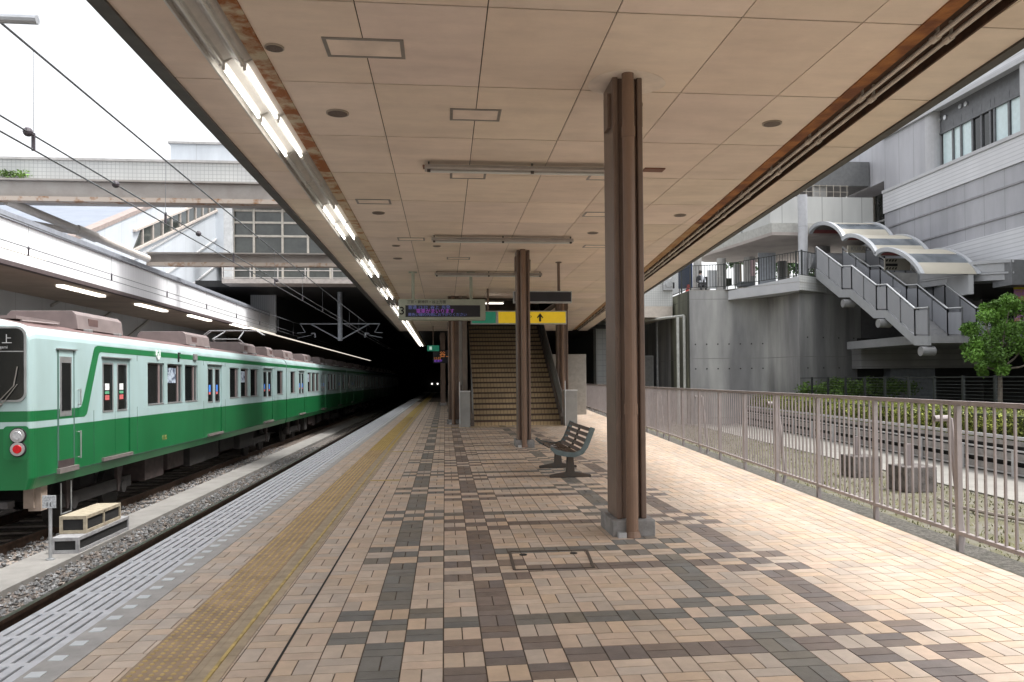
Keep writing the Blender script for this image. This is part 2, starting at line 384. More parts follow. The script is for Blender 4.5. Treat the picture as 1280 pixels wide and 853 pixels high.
# marker post and step box on the walkway
t=thing('marker_post','short grey post carrying a small number plate, in front of the train','post',(-5.66,12.05,-1.17))
g=MB(); g.tube((-5.66,12.05,-1.17),(-5.66,12.05,-.30),.024,10); g.tube((-5.66,12.05,-1.17),(-5.66,12.05,-1.15),.06,10); g.build('post',M_galv,t)
g=MB(); g.box(-5.75,-5.57,12.01,12.03,-.42,-.24); pl=g.build('plate',mat('plate_grey',(.40,.42,.44),.6,var=.35,scale=40),t)
text('plate_mark','11',.09,M_black,t,(-5.66,12.008,-.37),FACE_S,'CENTER')
t=thing('boarding_steps','weathered cream and grey double sided boarding steps on the walkway','steps',(-5.6,13.4,-1.17))
M_cream=mat('step_cream',(.38,.33,.245),.7,var=.2,scale=12); M_sg=mat('step_grey',(.33,.33,.34),.7,var=.2,scale=12)
def frame_box(n,x0,x1,y0,y1,z0,z1,m):
    g=MB(); w_=.045
    g.box(x0,x1,y0,y1,z1-.05,z1)
    for x in (x0,x1-w_):
        for y in (y0,y1-w_): g.box(x,x+w_,y,y+w_,z0,z1-.05)
    for x in (x0+.001,x1-w_-.001): g.box(x,x+w_,y0+w_,y1-w_,z0+.002,z0+.05)
    for y in (y0+.001,y1-w_-.001): g.box(x0+w_,x1-w_,y,y+w_,z0+.002,z0+.05)
    g.box(x0+.05,x1-.05,y0+.05,y1-.05,z0+.01,z1-.06) if False else None
    g.m=1; g.box(x0+.02,x1-.02,y0+.02,y1-.02,z0+.03,z1-.052)  # black block stands in for the shaded hollow inside the frame
    return g.build(n,[m,M_black],t)
frame_box('upper_step',-5.86,-5.47,12.75,14.05,-.93,-.66,M_cream)
frame_box('lower_step',-5.84,-5.45,12.45,14.35,-1.17,-.932,M_sg)
g=MB(); g.box(-5.86,-5.47,13.38,13.42,-.93,-.67); g.build('brace',M_cream,t)
# ---------------------------------------------------------------- train
M_tl=mat('train_ice_blue',(.52,.66,.65),.32,var=.03,scale=1); M_tg=mat('train_green',(.013,.155,.05),.28,var=.06,scale=1)
M_tstripe=mat('stripe_green',(.02,.17,.06),.3,var=.05)
M_glass=mat('dark_glass',(.012,.014,.014),.06,var=.1,spec=.6); M_frame=mat('window_alloy',(.42,.43,.43),.35,.6)
M_roof=mat('roof_dusty_pink',(.14,.085,.08),.7,var=.15,scale=3); M_ac=mat('aircon_pink_grey',(.19,.155,.15),.6,var=.12,scale=3)
M_under=mat('underframe_black',(.02,.018,.017),.8,var=.3); M_underb=mat('underframe_brown',(.045,.032,.03),.8,var=.3); M_int=mat('interior_beige',(.35,.28,.2),.7)
def paint():
    m=bpy.data.materials.new('train_paint'); m.use_nodes=True; n=m.node_tree; b=n.nodes['Principled BSDF']; b.inputs['Roughness'].default_value=.3
    tc=n.nodes.new('ShaderNodeTexCoord'); sp=n.nodes.new('ShaderNodeSeparateXYZ'); n.links.new(tc.outputs['Object'],sp.inputs[0])
    def ma(op,a,bv,cc=None):
        x=n.nodes.new('ShaderNodeMath'); x.operation=op
        for i,v in enumerate((a,bv)):
            if isinstance(v,(int,float)): x.inputs[i].default_value=v
            else: n.links.new(v,x.inputs[i])
        return x.outputs[0]
    low=ma('LESS_THAN',sp.outputs['Z'],.70)
    st=ma('MULTIPLY',ma('MULTIPLY',ma('GREATER_THAN',sp.outputs['Z'],.80),ma('LESS_THAN',sp.outputs['Z'],.96)),ma('LESS_THAN',sp.outputs['Y'],13.98))
    fac=ma('MAXIMUM',low,st)
    nz=n.nodes.new('ShaderNodeTexNoise'); nz.inputs['Scale'].default_value=1.2; nz.inputs['Detail'].default_value=5
    mp=n.nodes.new('ShaderNodeMapping'); mp.inputs['Scale'].default_value=(1,1.2,.5); n.links.new(tc.outputs['Object'],mp.inputs[0]); n.links.new(mp.outputs[0],nz.inputs['Vector'])
    cr=n.nodes.new('ShaderNodeValToRGB'); cr.color_ramp.elements[0].position=.3; cr.color_ramp.elements[1].position=.7; cr.color_ramp.elements[0].color=(.88,.88,.88,1); cr.color_ramp.elements[1].color=(1,1,1,1); n.links.new(nz.outputs[0],cr.inputs[0])
    mx=n.nodes.new('ShaderNodeMix'); mx.data_type='RGBA'; mx.inputs[6].default_value=(.40,.535,.54,1); mx.inputs[7].default_value=(.013,.155,.05,1); n.links.new(fac,mx.inputs[0])
    m2=n.nodes.new('ShaderNodeMix'); m2.data_type='RGBA'; m2.blend_type='MULTIPLY'; m2.inputs[0].default_value=1; n.links.new(mx.outputs[2],m2.inputs[6]); n.links.new(cr.outputs[0],m2.inputs[7])
    n.links.new(m2.outputs[2],b.inputs['Base Color'])
    cr.color_ramp.elements[0].color=(.80,.79,.76,1)
    bp=n.nodes.new('ShaderNodeBump'); bp.inputs['Strength'].default_value=.12; bp.inputs['Distance'].default_value=.02; n.links.new(nz.outputs[0],bp.inputs['Height']); n.links.new(bp.outputs[0],b.inputs['Normal'])
    return m
M_paint=paint()
TX=-6.1; TXF=-8.85
train=thing('train','green and pale ice blue subway train with black windows on the far track','train',(-7.5,12.5,-1.08))
# roof / nose profile, going from near-side sill over the roof to the far side (x,z)
def profile(inset=0.,drop=0.):
    P=[(TX-.05,-.21),(TX,-.04),(TX,.7),(TX,2.05),(TX-.015,2.11),(TX-.06,2.18),(TX-.14,2.235)]
    RO=[(TX-.24,2.275),(TX-.6,2.36),(-7.475,2.43)]
    cx=-7.475
    full=P+RO
    mir=[(2*cx-x,z) for x,z in full[::-1][1:]]
    out=[]
    for x,z in full+mir:
        sx=(abs(x-cx)-inset)/abs(x-cx) if abs(x-cx)>1e-6 else 1
        zz=z if z<1.8 else z-drop*(z-1.8)/.63
        out.append((cx+(x-cx)*sx,zz))
    return out
def loft(g,secs,n0,n1):
    for (ya,pa),(yb,pb) in zip(secs,secs[1:]):
        for i in range(n0,n1):
            g.quad((pa[i][0],ya,pa[i][1]),(pb[i][0],yb,pb[i][1]),(pb[i+1][0],yb,pb[i+1][1]),(pa[i+1][0],ya,pa[i+1][1]))
def car(ya,yb,doors,wins,nose=False,lead=False):
    """doors/wins: (y0,y1). Side wall has real openings."""
    g=MB(); z0,z1=.9,1.79
    holes=[(a,b,.9,1.79) for a,b in wins]+[(a,b,.03,1.83) for a,b in doors]
    ys=sorted(set([ya+ (0.16 if nose else 0),yb]+[h[0] for h in holes]+[h[1] for h in holes])); zs=[-.04,.03,.7,.9,1.79,1.83,2.05]
    for s_,X in ((1,TX),(-1,TXF)):
        for i in range(len(ys)-1):
            for j in range(len(zs)-1):
                cy,cz=(ys[i]+ys[i+1])/2,(zs[j]+zs[j+1])/2
                if any(h[0]<cy<h[1] and h[2]<cz<h[3] for h in holes): continue
                q=[(X,ys[i],zs[j]),(X,ys[i+1],zs[j]),(X,ys[i+1],zs[j+1]),(X,ys[i],zs[j+1])]
                g.poly(q if s_>0 else q[::-1])
        for a,b,c,d in holes:
            xi=X-s_*.05
            for p,q in (((a,c),(b,c)),((b,c),(b,d)),((b,d),(a,d)),((a,d),(a,c))):
                g.quad((X,*p),(xi,*p),(xi,*q),(X,*q))
    y0=ya+(.16 if nose else 0)
    pr_=profile(); n=len(pr_)
    # lower skirt and roof shoulders
    for rng in ((0,1),(3,6),(n-7,n-4),(n-2,n-1)): loft(g,[(y0,pr_),(yb,pr_)],rng[0],rng[1])
    g.m=1; loft(g,[(y0,pr_),(yb,pr_)],6,n-7)
    g.m=2; g.box(TXF+.07,TX-.07,y0+.02,yb-.02,-.19,-.10)
    g.m=0
    if nose:
        secs=[(ya+.16,profile())]
        for t in (20,40,60,75,90):
            a=math.radians(t); secs.append((ya+.16-.16*math.sin(a),profile(.07*(1-math.cos(a)),.16*(1-math.cos(a)))))
        loft(g,secs[::-1],0,n-1)
        p=secs[-1][1]; g.poly([(x,ya,z) for x,z in p])
    else: g.poly([(x,ya+.001,z) for x,z in pr_])
    g.poly([(x,yb,z) for x,z in pr_][::-1])
    body=g.build('car_body',[M_paint,M_roof,M_under],train)
    body['label']='leading car of the green train with the driver cab' if lead else 'trailing passenger car of the green train'
    # windows (sub-parts)
    for a,b in wins:
        g=MB(); g.box(TX-.06,TX-.045,a,b,.9,1.79)
        g.m=1
        for y in (a,b-.03): g.box(TX-.047,TX-.03,y,y+.03,.9,1.79)
        g.box(TX-.047,TX+.006,a+.031,b-.031,.9,.93); g.box(TX-.047,TX-.03,a+.031,b-.031,1.76,1.79)
        g.m=2; g.box(TX-.046,TX-.028,b-.28,b-.20,.93,1.76)
        wo=g.build('window',[M_glass,M_frame,mat('inner_frame',(.22,.17,.165),.6)],body)
        if wins.index((a,b))%3==1:
            g=MB(); g.box(TX-.0445,TX-.042,a+.12,b-.34,1.36,1.70); g.build('pane_reflection',mat('reflection_blue',(.45,.52,.60),.5,c2=(.03,.05,.10),scale=7,lo=.42,hi=.52),body)  # bluish patch painted on the pane for reflections and see-through spots
    for a,b in doors:
        m_=(a+b)/2
        for q0,q1 in ((a,m_-.006),(m_+.006,b)):
            g=MB(); X=TX-.03
            wq0,wq1=q0+.10,q1-.10
            # door leaf with a window opening
            for (aa,bb,cc,dd) in ((q0,q1,.03,.86),(q0,q1,1.72,1.83),(q0,wq0,.86,1.72),(wq1,q1,.86,1.72)): g.box(X-.03,X,aa,bb,cc,dd)
            g.m=1; g.box(X-.025,X-.014,wq0,wq1,.86,1.72)
            g.m=2
            for s0,s1,c0,c1 in ((wq0-.02,wq0+.02,.84,1.74),(wq1-.02,wq1+.02,.84,1.74)): g.box(X,X+.006,s0,s1,c0,c1)
            g.box(X,X+.0065,wq0+.02,wq1-.02,.84,.87); g.box(X,X+.0065,wq0+.02,wq1-.02,1.71,1.74)
            g.build('door',[M_paint,M_glass,M_frame],body)
            g=MB(); zc=1.18; yy=(wq0+wq1)/2
            if lead and a<16:
                g.m=0; g.box(X-.0135,X-.010,yy-.09,yy+.09,1.24,1.36); g.m=1; g.box(X-.0135,X-.0095,yy-.09,yy+.09,1.17,1.22); g.m=2; g.box(X-.0135,X-.0095,yy-.09,yy+.09,1.06,1.15)
            else:
                g.m=3; g.box(X-.0135,X-.010,yy-.08,yy+.08,1.12,1.30); g.m=2; g.box(X-.0135,X-.0095,yy-.08,yy+.08,1.05,1.115)
            g.build('door_sticker',[mat('sticker_white',(.75,.75,.75)),mat('sticker_green',(.1,.35,.2)),mat('sticker_red',(.55,.12,.12)),mat('sticker_blue',(.05,.22,.7))],body)
        g=MB(); g.box(TX-.03,TX+.045,a-.03,b+.03,-.03,.03); g.build('door_sill',mat('sill_steel',(.25,.22,.21),.5,.4),body)
        g=MB(); g.box(TX-.01,TX+.02,a-.03,b+.05,1.832,1.85); g.build('rain_gutter',M_frame,body)
    # upper stripe
    g=MB()
    if lead:
        pts=[(yb,2.03),(14.62+.06,2.03),(14.57,2.00),(14.53,1.95)]+[(14.09,1.04),(14.05,.985),(13.97,.96),(13.97,.80),(14.16,.80),(14.25,.84),(14.29,.90)]+[(14.72,1.86),(14.76,1.90),(14.82,1.92),(yb,1.92)]
        g.ext([(TX+.002,y,z) for y,z in pts],(-.004,0,0))
    else: g.box(TX-.002,TX+.002,ya,yb,1.92,2.03)
    g.build('livery_stripe',M_tstripe,body)
    g=MB()
    for yy in [d_[0]-.35 for d_ in doors]+[d_[1]+.35 for d_ in doors]: 
        for za_,zb_c in ((0.0,.895),(1.80,1.915)): g.box(TX-.002,TX+.0025,yy,yy+.012,za_,zb_c)
    g.box(TX-.002,TX+.003,ya+(.2 if lead else .0),yb,-.052,-.040)
    g.build('panel_seam',mat('seam_dark',(.03,.07,.05),.6),body)
    # roof equipment
    nac=4; L=(yb-ya)
    for k in range(nac):
        c=ya+2.6+k*(L-4.6)/(nac-1) if not lead else (15.9,21.9,27.3,30.6)[k]
        ln=1.0 if not(lead and k==3) else .5
        g=MB(); P=[(TX-.42,2.34),(TX-.45,2.60),(TX-.52,2.67),(TX-1.55,2.67),(TX-1.62,2.60),(TX-1.65,2.34)]
        g.ext([(x,c-ln,z) for x,z in P],(0,2*ln,0)); g.m=1; g.box(TX-.445,TX-.428,c-ln+.45,c-ln+.85,2.42,2.56); g.m=2
        for yy in (c-ln+.2,c+ln-.5): g.box(TX-.42,TX-.30,yy,yy+.12,2.26,2.35)
        g.build('air_conditioner',[M_ac,mat('grille_dark',(.10,.06,.055),.7),M_frame],body,bevel=.03)
    # bogies and under-floor boxes
    rng=random.Random(int(ya))
    for c in (ya+3.0,yb-3.0):
        g=MB(); g.box(TX-.42,TX-.30,c-1.5,c+1.5,-.72,-.5)
        for s_ in (-1.05,1.05):
            g.tube((TX-.62,c+s_,-.68),(TX-.52,c+s_,-.68),.42,24); g.tube((TX-.52,c+s_,-.68),(TX-.26,c+s_,-.68),.12,12); g.tube((TXF+.62,c+s_,-.68),(TXF+.52,c+s_,-.68),.42,24)
            g.m=1; g.ext([(TX-.28,c+s_-.28,-.2),(TX-.28,c+s_+.02,-.2),(TX-.28,c+s_-.18,-.75),(TX-.28,c+s_-.25,-.75)],(-.06,0,0)); g.m=0
        g.box(TX-2.1,TX-.5,c-.3,c+.3,-.75,-.3)
        g.build('bogie',[M_under,M_underb],body)
    y=ya+5.2; g=MB()
    while y<yb-5.2:
        l_=rng.uniform(.6,1.7); g.m=rng.choice((0,0,1)); g.box(TX-rng.uniform(.9,1.2),TX-rng.uniform(.22,.4),y,y+l_,rng.uniform(-.82,-.55),-.2); y+=l_+rng.uniform(.1,.45)
    g.build('underfloor_equipment',[M_under,M_underb],body)
    return body
lead=car(12.45,31.35,[(14.87,16.13),(21.20,22.48),(27.5,28.95)],[(17.05,18.02),(18.22,19.22),(19.40,20.36),(23.32,24.34),(24.54,25.52),(25.74,26.78),(29.7,30.78)],nose=True,lead=True)
CAR=[(31.5,50.2),(50.35,69.),(69.2,87.9),(88,106.8)]
for ya,yb in CAR:
    f=(yb-ya)/18.7
    car(ya,yb,[(ya+2.6,ya+3.9),(ya+8.7,ya+10.0),(ya+14.8,ya+16.1)],[(ya+.75,ya+1.75)]+[(ya+4.7+q,ya+5.65+q) for q in (0,1.15,2.3)]+[(ya+10.8+q,ya+11.75+q) for q in (0,1.15,2.3)]+[(ya+16.9,ya+17.9)])
    g=MB(); g.box(TXF+.3,TX-.3,ya-.15,ya,-.1,2.1); g.build('gangway',M_under,train)
# cab details
g=MB()
for a,b,c,d in ((13.22,13.27,.05,1.90),(13.77,13.80,.05,1.90)): g.box(TX-.01,TX+.004,a,b,c,d)
g.build('cab_door_seam',mat('seam',(.06,.12,.1),.6),lead)
g=MB(); g.box(TX-.004,TX+.005,13.30,13.70,.84,1.80); g.m=1; g.box(TX+.002,TX+.009,13.36,13.66,.93,1.70); g.m=0; g.box(TX,TX+.03,13.18,13.86,1.91,1.93)
g.build('cab_door_window',[M_frame,M_glass],lead)
g=MB(); g.m=1; g.box(TX-.004,TX+.006,13.24,13.78,.02,.14); g.m=0; g.box(TX-.01,TX+.05,13.20,13.86,-.06,.02)
g.build('cab_step',[mat('sill_steel',(.25,.22,.21)),M_underb],lead)
for (z0,z1) in ((1.0,1.28),(.12,.58)):
    g=MB(); yy=13.93; g.tube((TX+.045,yy,z0),(TX+.045,yy,z1),.012,8); g.tube((TX,yy,z0+.02),(TX+.045,yy,z0+.02),.012,6); g.tube((TX,yy,z1-.02),(TX+.045,yy,z1-.02),.012,6); g.build('grab_handle',M_frame,lead)
FY=12.45
def rrect(x0,x1,z0,z1,r,n=5):
    P=[]
    for cx,cz,a0 in ((x1-r,z1-r,0),(x0+r,z1-r,90),(x0+r,z0+r,180),(x1-r,z0+r,270)):
        for i in range(n+1): a=math.radians(a0+90*i/n); P.append((cx+r*math.cos(a),cz+r*math.sin(a)))
    return P
for (xa,xb) in ((-7.12,-6.17),(-8.78,-7.83)):
    g=MB(); g.ext([(x,FY-.004,z) for x,z in rrect(xa,xb,1.10,2.22,.13)],(0,-.02,0)); g.m=1; g.ext([(x,FY-.0245,z) for x,z in rrect(xa+.03,xb-.03,1.13,2.19,.11)],(0,-.004,0)); g.m=0; g.box(xa+.03,xb-.03,FY-.032,FY-.02,1.84,1.855)
    g.build('windscreen',[M_frame,M_glass],lead)
g=MB(); g.box(-7.75,-7.2,FY-.015,FY-.003,.0,2.15); g.m=1; g.box(-7.65,-7.3,FY-.02,FY-.014,1.1,2.0); g.build('end_door',[M_paint,M_glass],lead)
M_sign=mat('blind_lettering',(.42,.42,.42),.6)
text('destination_sign','谷 上',.15,M_sign,lead,(-6.53,FY-.030,2.02),FACE_S,'CENTER'); text('destination_sign','Tanigami',.06,M_sign,lead,(-6.53,FY-.030,1.91),FACE_S,'CENTER')
g=MB(); g.path([(-6.58,FY-.05,1.06),(-6.33,FY-.05,1.34),(-6.28,FY-.05,1.62)],.008,6); g.path([(-6.50,FY-.05,1.06),(-6.28,FY-.05,1.36)],.007,6); g.tube((-6.54,FY,1.06),(-6.54,FY-.06,1.06),.03,8); g.build('wiper',mat('wiper_metal',(.3,.28,.26),.4,.5),lead)
for xc in (-6.29,-8.66):
    for zc,cc,nm in ((.60,(.7,.72,.75),'headlight'),(.40,(.55,.01,.015),'tail_light')):
        g=MB(); g.tube((xc,FY,zc),(xc,FY-.04,zc),.10,20); g.m=2; g.tube((xc,FY,zc),(xc,FY-.02,zc),.118,20); g.m=1; g.tube((xc,FY-.035,zc),(xc,FY-.05,zc),.068,18,.06)
        g.build(nm,[mat('lamp_bezel',(.6,.6,.6),.3,.7),mat('lens_'+nm,cc,.12,.1 if nm=='tail_light' else .6,var=.3,scale=40),M_black],lead,smooth=False)
g=MB(); g.ext([(x,FY-.001,z) for x,z in rrect(-6.50,-6.14,.24,.74,.06)],(0,-.004,0)); g.build('lamp_recess',M_tg,lead)
text('car_number','1136',.15,mat('number_gold',(.30,.27,.08),.5),lead,(TX+.003,18.0,.17),FACE_E,'CENTER')
g=MB(); g.path([(TX+.006,17.55,2.05),(TX+.006,17.52,1.95),(TX+.006,17.62,1.86),(TX+.006,17.72,1.93),(TX+.006,17.72,2.06)],.02,5); g.path([(TX+.006,17.62,1.86),(TX+.006,17.62,2.0)],.015,5); g.build('emblem',mat('emblem_white',(.75,.8,.78)),lead)
g=MB(); g.box(TX,TX+.03,18.9,18.93,1.84,2.06); g.box(TX,TX+.03,18.93,19.02,2.03,2.06); g.box(TX,TX+.03,18.93,19.0,1.93,1.96); g.m=1; g.box(TX,TX+.035,20.0,20.25,1.92,2.06); g.build('side_marker',[M_under,mat('marker_grey',(.2,.19,.19))],lead)
g=MB(); g.box(TX-.35,TX-.2,FY+.45,FY+.6,-.55,-.2); g.m=1; g.box(-7.1,-6.5,FY+.1,FY+.3,-.5,-.4); g.box(-7.9,-7.0,FY-.35,FY+.3,-.75,-.5); g.m=0; g.box(TX-.3,TX-.12,FY+.5,FY+.7,-.6,-.22)
g.build('cab_underframe',[mat('box_cream',(.35,.28,.23)),mat('coupler_dark',(.06,.055,.055))],lead)
g=MB(); g.path([(TX-.1,FY+1.1,-.25),(TX-.1,FY+1.1,-.75),(TX-.1,FY+1.45,-.75),(TX-.1,FY+1.45,-.25)],.012,6); g.build('foot_step',M_frame,lead)
# radio antenna rail at cab roof + pantograph
g=MB(); g.box(-6.85,-6.6,13.0,14.4,2.38,2.43)
g.path([(-6.5,12.95,2.34),(-6.45,14.0,2.36)],.02,5); g.build('roof_conduit',M_ac,lead)
g=MB(); cy=29.0; xs=(-8.0,-6.95)
for x in xs:
    g.path([(x,cy-.7,2.50),(x,cy+.7,2.50)],.03,6); g.path([(x,cy+.55,2.53),(x+(.1 if x<-7.5 else -.1),cy-.95,2.85)],.025,6)
    g.path([(x+(.1 if x<-7.5 else -.1),cy-.95,2.85),(x+(.2 if x<-7.5 else -.2),cy+.2,3.18)],.02,6)
g.path([(-7.9,cy-.95,2.85),(-7.05,cy-.95,2.85)],.02,6)
for yy in (cy+.1,cy+.35): g.path([(-8.5,yy,3.05),(-8.3,yy,3.21),(-6.7,yy,3.21),(-6.45,yy,3.05)],.02,6)
for x in xs:
    for yy in (cy-.6,cy+.6): g.tube((x,yy,2.36),(x,yy,2.49),.07,8)
g.build('pantograph',M_galv,lead)
# ---------------------------------------------------------------- canopy over our platform
ZC=3.99
canopy=thing('platform_canopy','long flat canopy over the platform with beige boards and bronze edges','canopy',(0,5,ZC))
def tl(y): return 3.54+.0895*(y-5.16)   # right trough, left side
def tr_(y): return 4.01+.0862*(y-5.12)
def ci(y): return 4.51+.0865*(y-5.69)
def co(y): return 4.63+.0845*(y-5.84)
SX0,SX1,SY0,SY1=.45,3.75,26.0,36.
g=MB(); PW,PD=.9304,1.5216; gp=.0045
for a in range(-3,10):
    for b in range(-9,24):
        x0=-.6065+a*PW; y0=5.5486+b*PD; gy=.010; rect=[(x0+gp,y0+gy),(x0+PW-gp,y0+gy),(x0+PW-gp,y0+PD-gy),(x0+gp,y0+PD-gy)]
        if SX0-.3<x0+PW/2<SX1+.3 and SY0<y0+PD/2<SY1: continue
        s=R.uniform(.93,1.06); g.tone=(s,s*R.uniform(.985,1.01),s*R.uniform(.96,1.02))
        for fns in ([lambda q:q[0]+2.288,lambda q:-1.905-q[0]],[lambda q:q[0]+1.40,lambda q:tl(q[1])-q[0]],[lambda q:q[0]-tr_(q[1]),lambda q:ci(q[1])-q[0]]):
            p=slab_clip(rect,fns)
            if p: g.prism(p,ZC,ZC+.012)
g.build('ceiling_board',M_ceil,canopy)
g=MB()
for (y0,y1,xa,xb) in ((-8,SY0,None,None),(SY1,42,None,None),(SY0,SY1,'L',None),(SY0,SY1,None,'R')):
    x0=lambda y:-2.3
    x1=lambda y:ci(y)+.02
    if xa=='L': x1=lambda y:SX0
    if xb=='R': x0=lambda y:SX1
    g.prism([(x0(y0),y0),(x1(y0),y0),(x1(y1),y1),(x0(y1),y1)],ZC+.16,ZC+.45)
for (fa,fb) in ((lambda y:-2.3,lambda y:-1.91),(lambda y:-1.395,lambda y:tl(y)-.005),(lambda y:tr_(y)+.005,lambda y:ci(y)+.02)):
    for (y0,y1) in ((-8,SY0),(SY0,SY1),(SY1,42)):
        P=[(fa(y0),y0),(fb(y0),y0),(fb(y1),y1),(fa(y1),y1)]
        if y0==SY0 and fa(0)==-1.395:
            g.prism([(-1.395,y0),(SX0,y0),(SX0,y1),(-1.395,y1)],ZC+.0125,ZC+.16); g.prism([(SX1,y0),(tl(y0),y0),(tl(y1),y1),(SX1,y1)],ZC+.0125,ZC+.16)
        else: g.prism(P,ZC+.0125,ZC+.16)
g.build('roof_slab',M_gap,canopy)
g=MB(); g.prism([(-2.41,-8),(-2.29,-8),(-2.29,42),(-2.41,42)],ZC-.02,ZC+.55); g.prism([(ci(-8)+.004,-8),(co(-8),-8),(co(42),42),(ci(42)+.004,42)],ZC-.02,ZC+.55)
g.build('edge_fascia',M_fascia,canopy)
g=MB(); g.box(-1.535,-1.402,-8,10.6,ZC-.01,ZC+.03); g.m=1; g.box(-1.535,-1.402,10.6,60,ZC-.01,ZC+.03)
g.build('rusty_trim',[M_rust,M_rustpale],canopy)
g=MB(); g.prism([(tl(-8),-8),(tl(-8)+.13,-8),(tl(13)+.13,13),(tl(13),13)],ZC-.012,ZC+.03); g.m=1
g.prism([(tl(13),13),(tl(13)+.13,13),(tl(41)+.13,41),(tl(41),41)],ZC-.012,ZC+.03)
g.m=2; g.prism([(tl(-8)+.13,-8),(tr_(-8),-8),(tr_(41),41),(tl(41)+.13,41)],ZC+.12,ZC+.155)
g.m=2; g.prism([(tr_(-8)-.015,-8),(tr_(-8)+.004,-8),(tr_(41)+.004,41),(tr_(41)-.015,41)],ZC-.01,ZC+.119)
g.build('rusty_trough',[M_rust2,mat('rust_pale_orange',(.38,.24,.12),.8,c2=(.30,.13,.035),scale=3,lo=.35,hi=.6),M_rustd],canopy)
for off in (.225,.335):
    g=MB(); y=-7.5; g.tube((tl(-8)+off,-8,ZC-.005),(tl(41)+off,41,ZC-.005),.019,8)
    while y<41: g.tube((tl(y)+off,y,ZC-.005),(tl(y+.09)+off,y+.09,ZC-.005),.030,10); g.box(tl(y)+off-.01,tl(y)+off+.01,y,y+.02,ZC+.0,ZC+.12); y+=1.32
    g.build('conduit',mat('conduit_grey',(.55,.48,.42),.5,0),canopy)
# lamp trough
g=MB(); g.box(-1.889,-1.536,-8,60,ZC+.045,ZC+.14); g.box(-1.905,-1.89,-8,60,ZC-.004,ZC+.10)
g.build('lamp_trough',M_refl,canopy)
# column damage ring
c1=Vector((1.63,6.9,0))
g=MB(); n=40; P=[]
for i in range(n):
    a=2*math.pi*i/n; r=.30+.012*math.sin(3*a+1); P.append((c1.x+r*math.cos(a)*1.15,c1.y-.02+r*math.sin(a)))
g.prism(P,ZC-.004,ZC-.0005); g.build('plaster_patch',mat('plaster',(.80,.70,.61),.8,var=.08,scale=5),canopy)
# lamps in the trough
FL=1.335; k=0; nl=0; nu=0
y=6.70-5*FL
while y<60:
    q=round((y-6.70)/FL); lit=(q%4 in (0,1)) or y>27
    if not (y<-2):
        if lit: lab=f'lit twin tube lamp, {ord_(nl)} lit one along the platform edge'; nl+=1
        else: lab=f'unlit twin tube lamp, {ord_(nu)} dark one along the platform edge'; nu+=1
        t=thing('tube_lamp',lab,'lamp',(-1.72,y+FL/2,ZC+.1),'twin tube lamps in the ceiling trough')
        g=MB(); ya,yb=y+.02,y+FL-.02
        for xc in (-1.80,-1.63): 
            g.ext([(xc-.080,ya,ZC+.044),(xc-.025,ya,ZC+.012),(xc+.025,ya,ZC+.012),(xc+.080,ya,ZC+.044)],(0,yb-ya,0))
            for yy in (ya+.01,yb-.04): g.box(xc-.012,xc+.012,yy,yy+.025,ZC-.045,ZC+.02)
        g.build('reflector',M_refl if not lit else mat('reflector_lit',(.60,.58,.55),.4,var=.05),t)
        for xc in (-1.80,-1.63):
            g=MB(); g.tube((xc,ya+.04,ZC-.022),(xc,yb-.04,ZC-.022),.016,8); g.build('tube',M_tubeon if lit else M_tubeoff,t,smooth=False)
    y+=FL
# cross bars (unlit crosswise lamps)
for i,(y,x0,x1) in enumerate(((9.55,-.22,2.38),(14.4,-.22,2.38),(19.1,-.22,2.38))):
    t=thing('cross_lamp','unlit strip lamp slung crosswise under the ceiling, '+('nearest of three','middle of three','farthest of three')[i],'lamp',((x0+x1)/2,y,ZC-.1),'crosswise strip lamps')
    g=MB(); g.box(x0,x1,y-.03,y+.03,ZC-.075,ZC-.035); g.ext([(x0,y-.10,ZC-.085),(x0,y,ZC-.074),(x0,y+.10,ZC-.085),(x0,y+.09,ZC-.095),(x0,y-.09,ZC-.095)],(x1-x0,0,0)); g.build('housing',mat('lamp_housing',(.40,.36,.33),.5),t)
    g=MB(); g.tube((x0+.05,y,ZC-.115),(x1-.05,y,ZC-.115),.015,8); g.build('tube',M_tubeoff,t)
    for xx in ((x0+x1)/2,x0+.05,x1-.05):
        g=MB(); g.box(xx-.01,xx+.01,y-.02,y+.02,ZC-.04,ZC-.0); g.box(xx-.02,xx+.02,y-.03,y-.025,ZC-.13,ZC-.08); g.build('bracket',M_fascia,t)
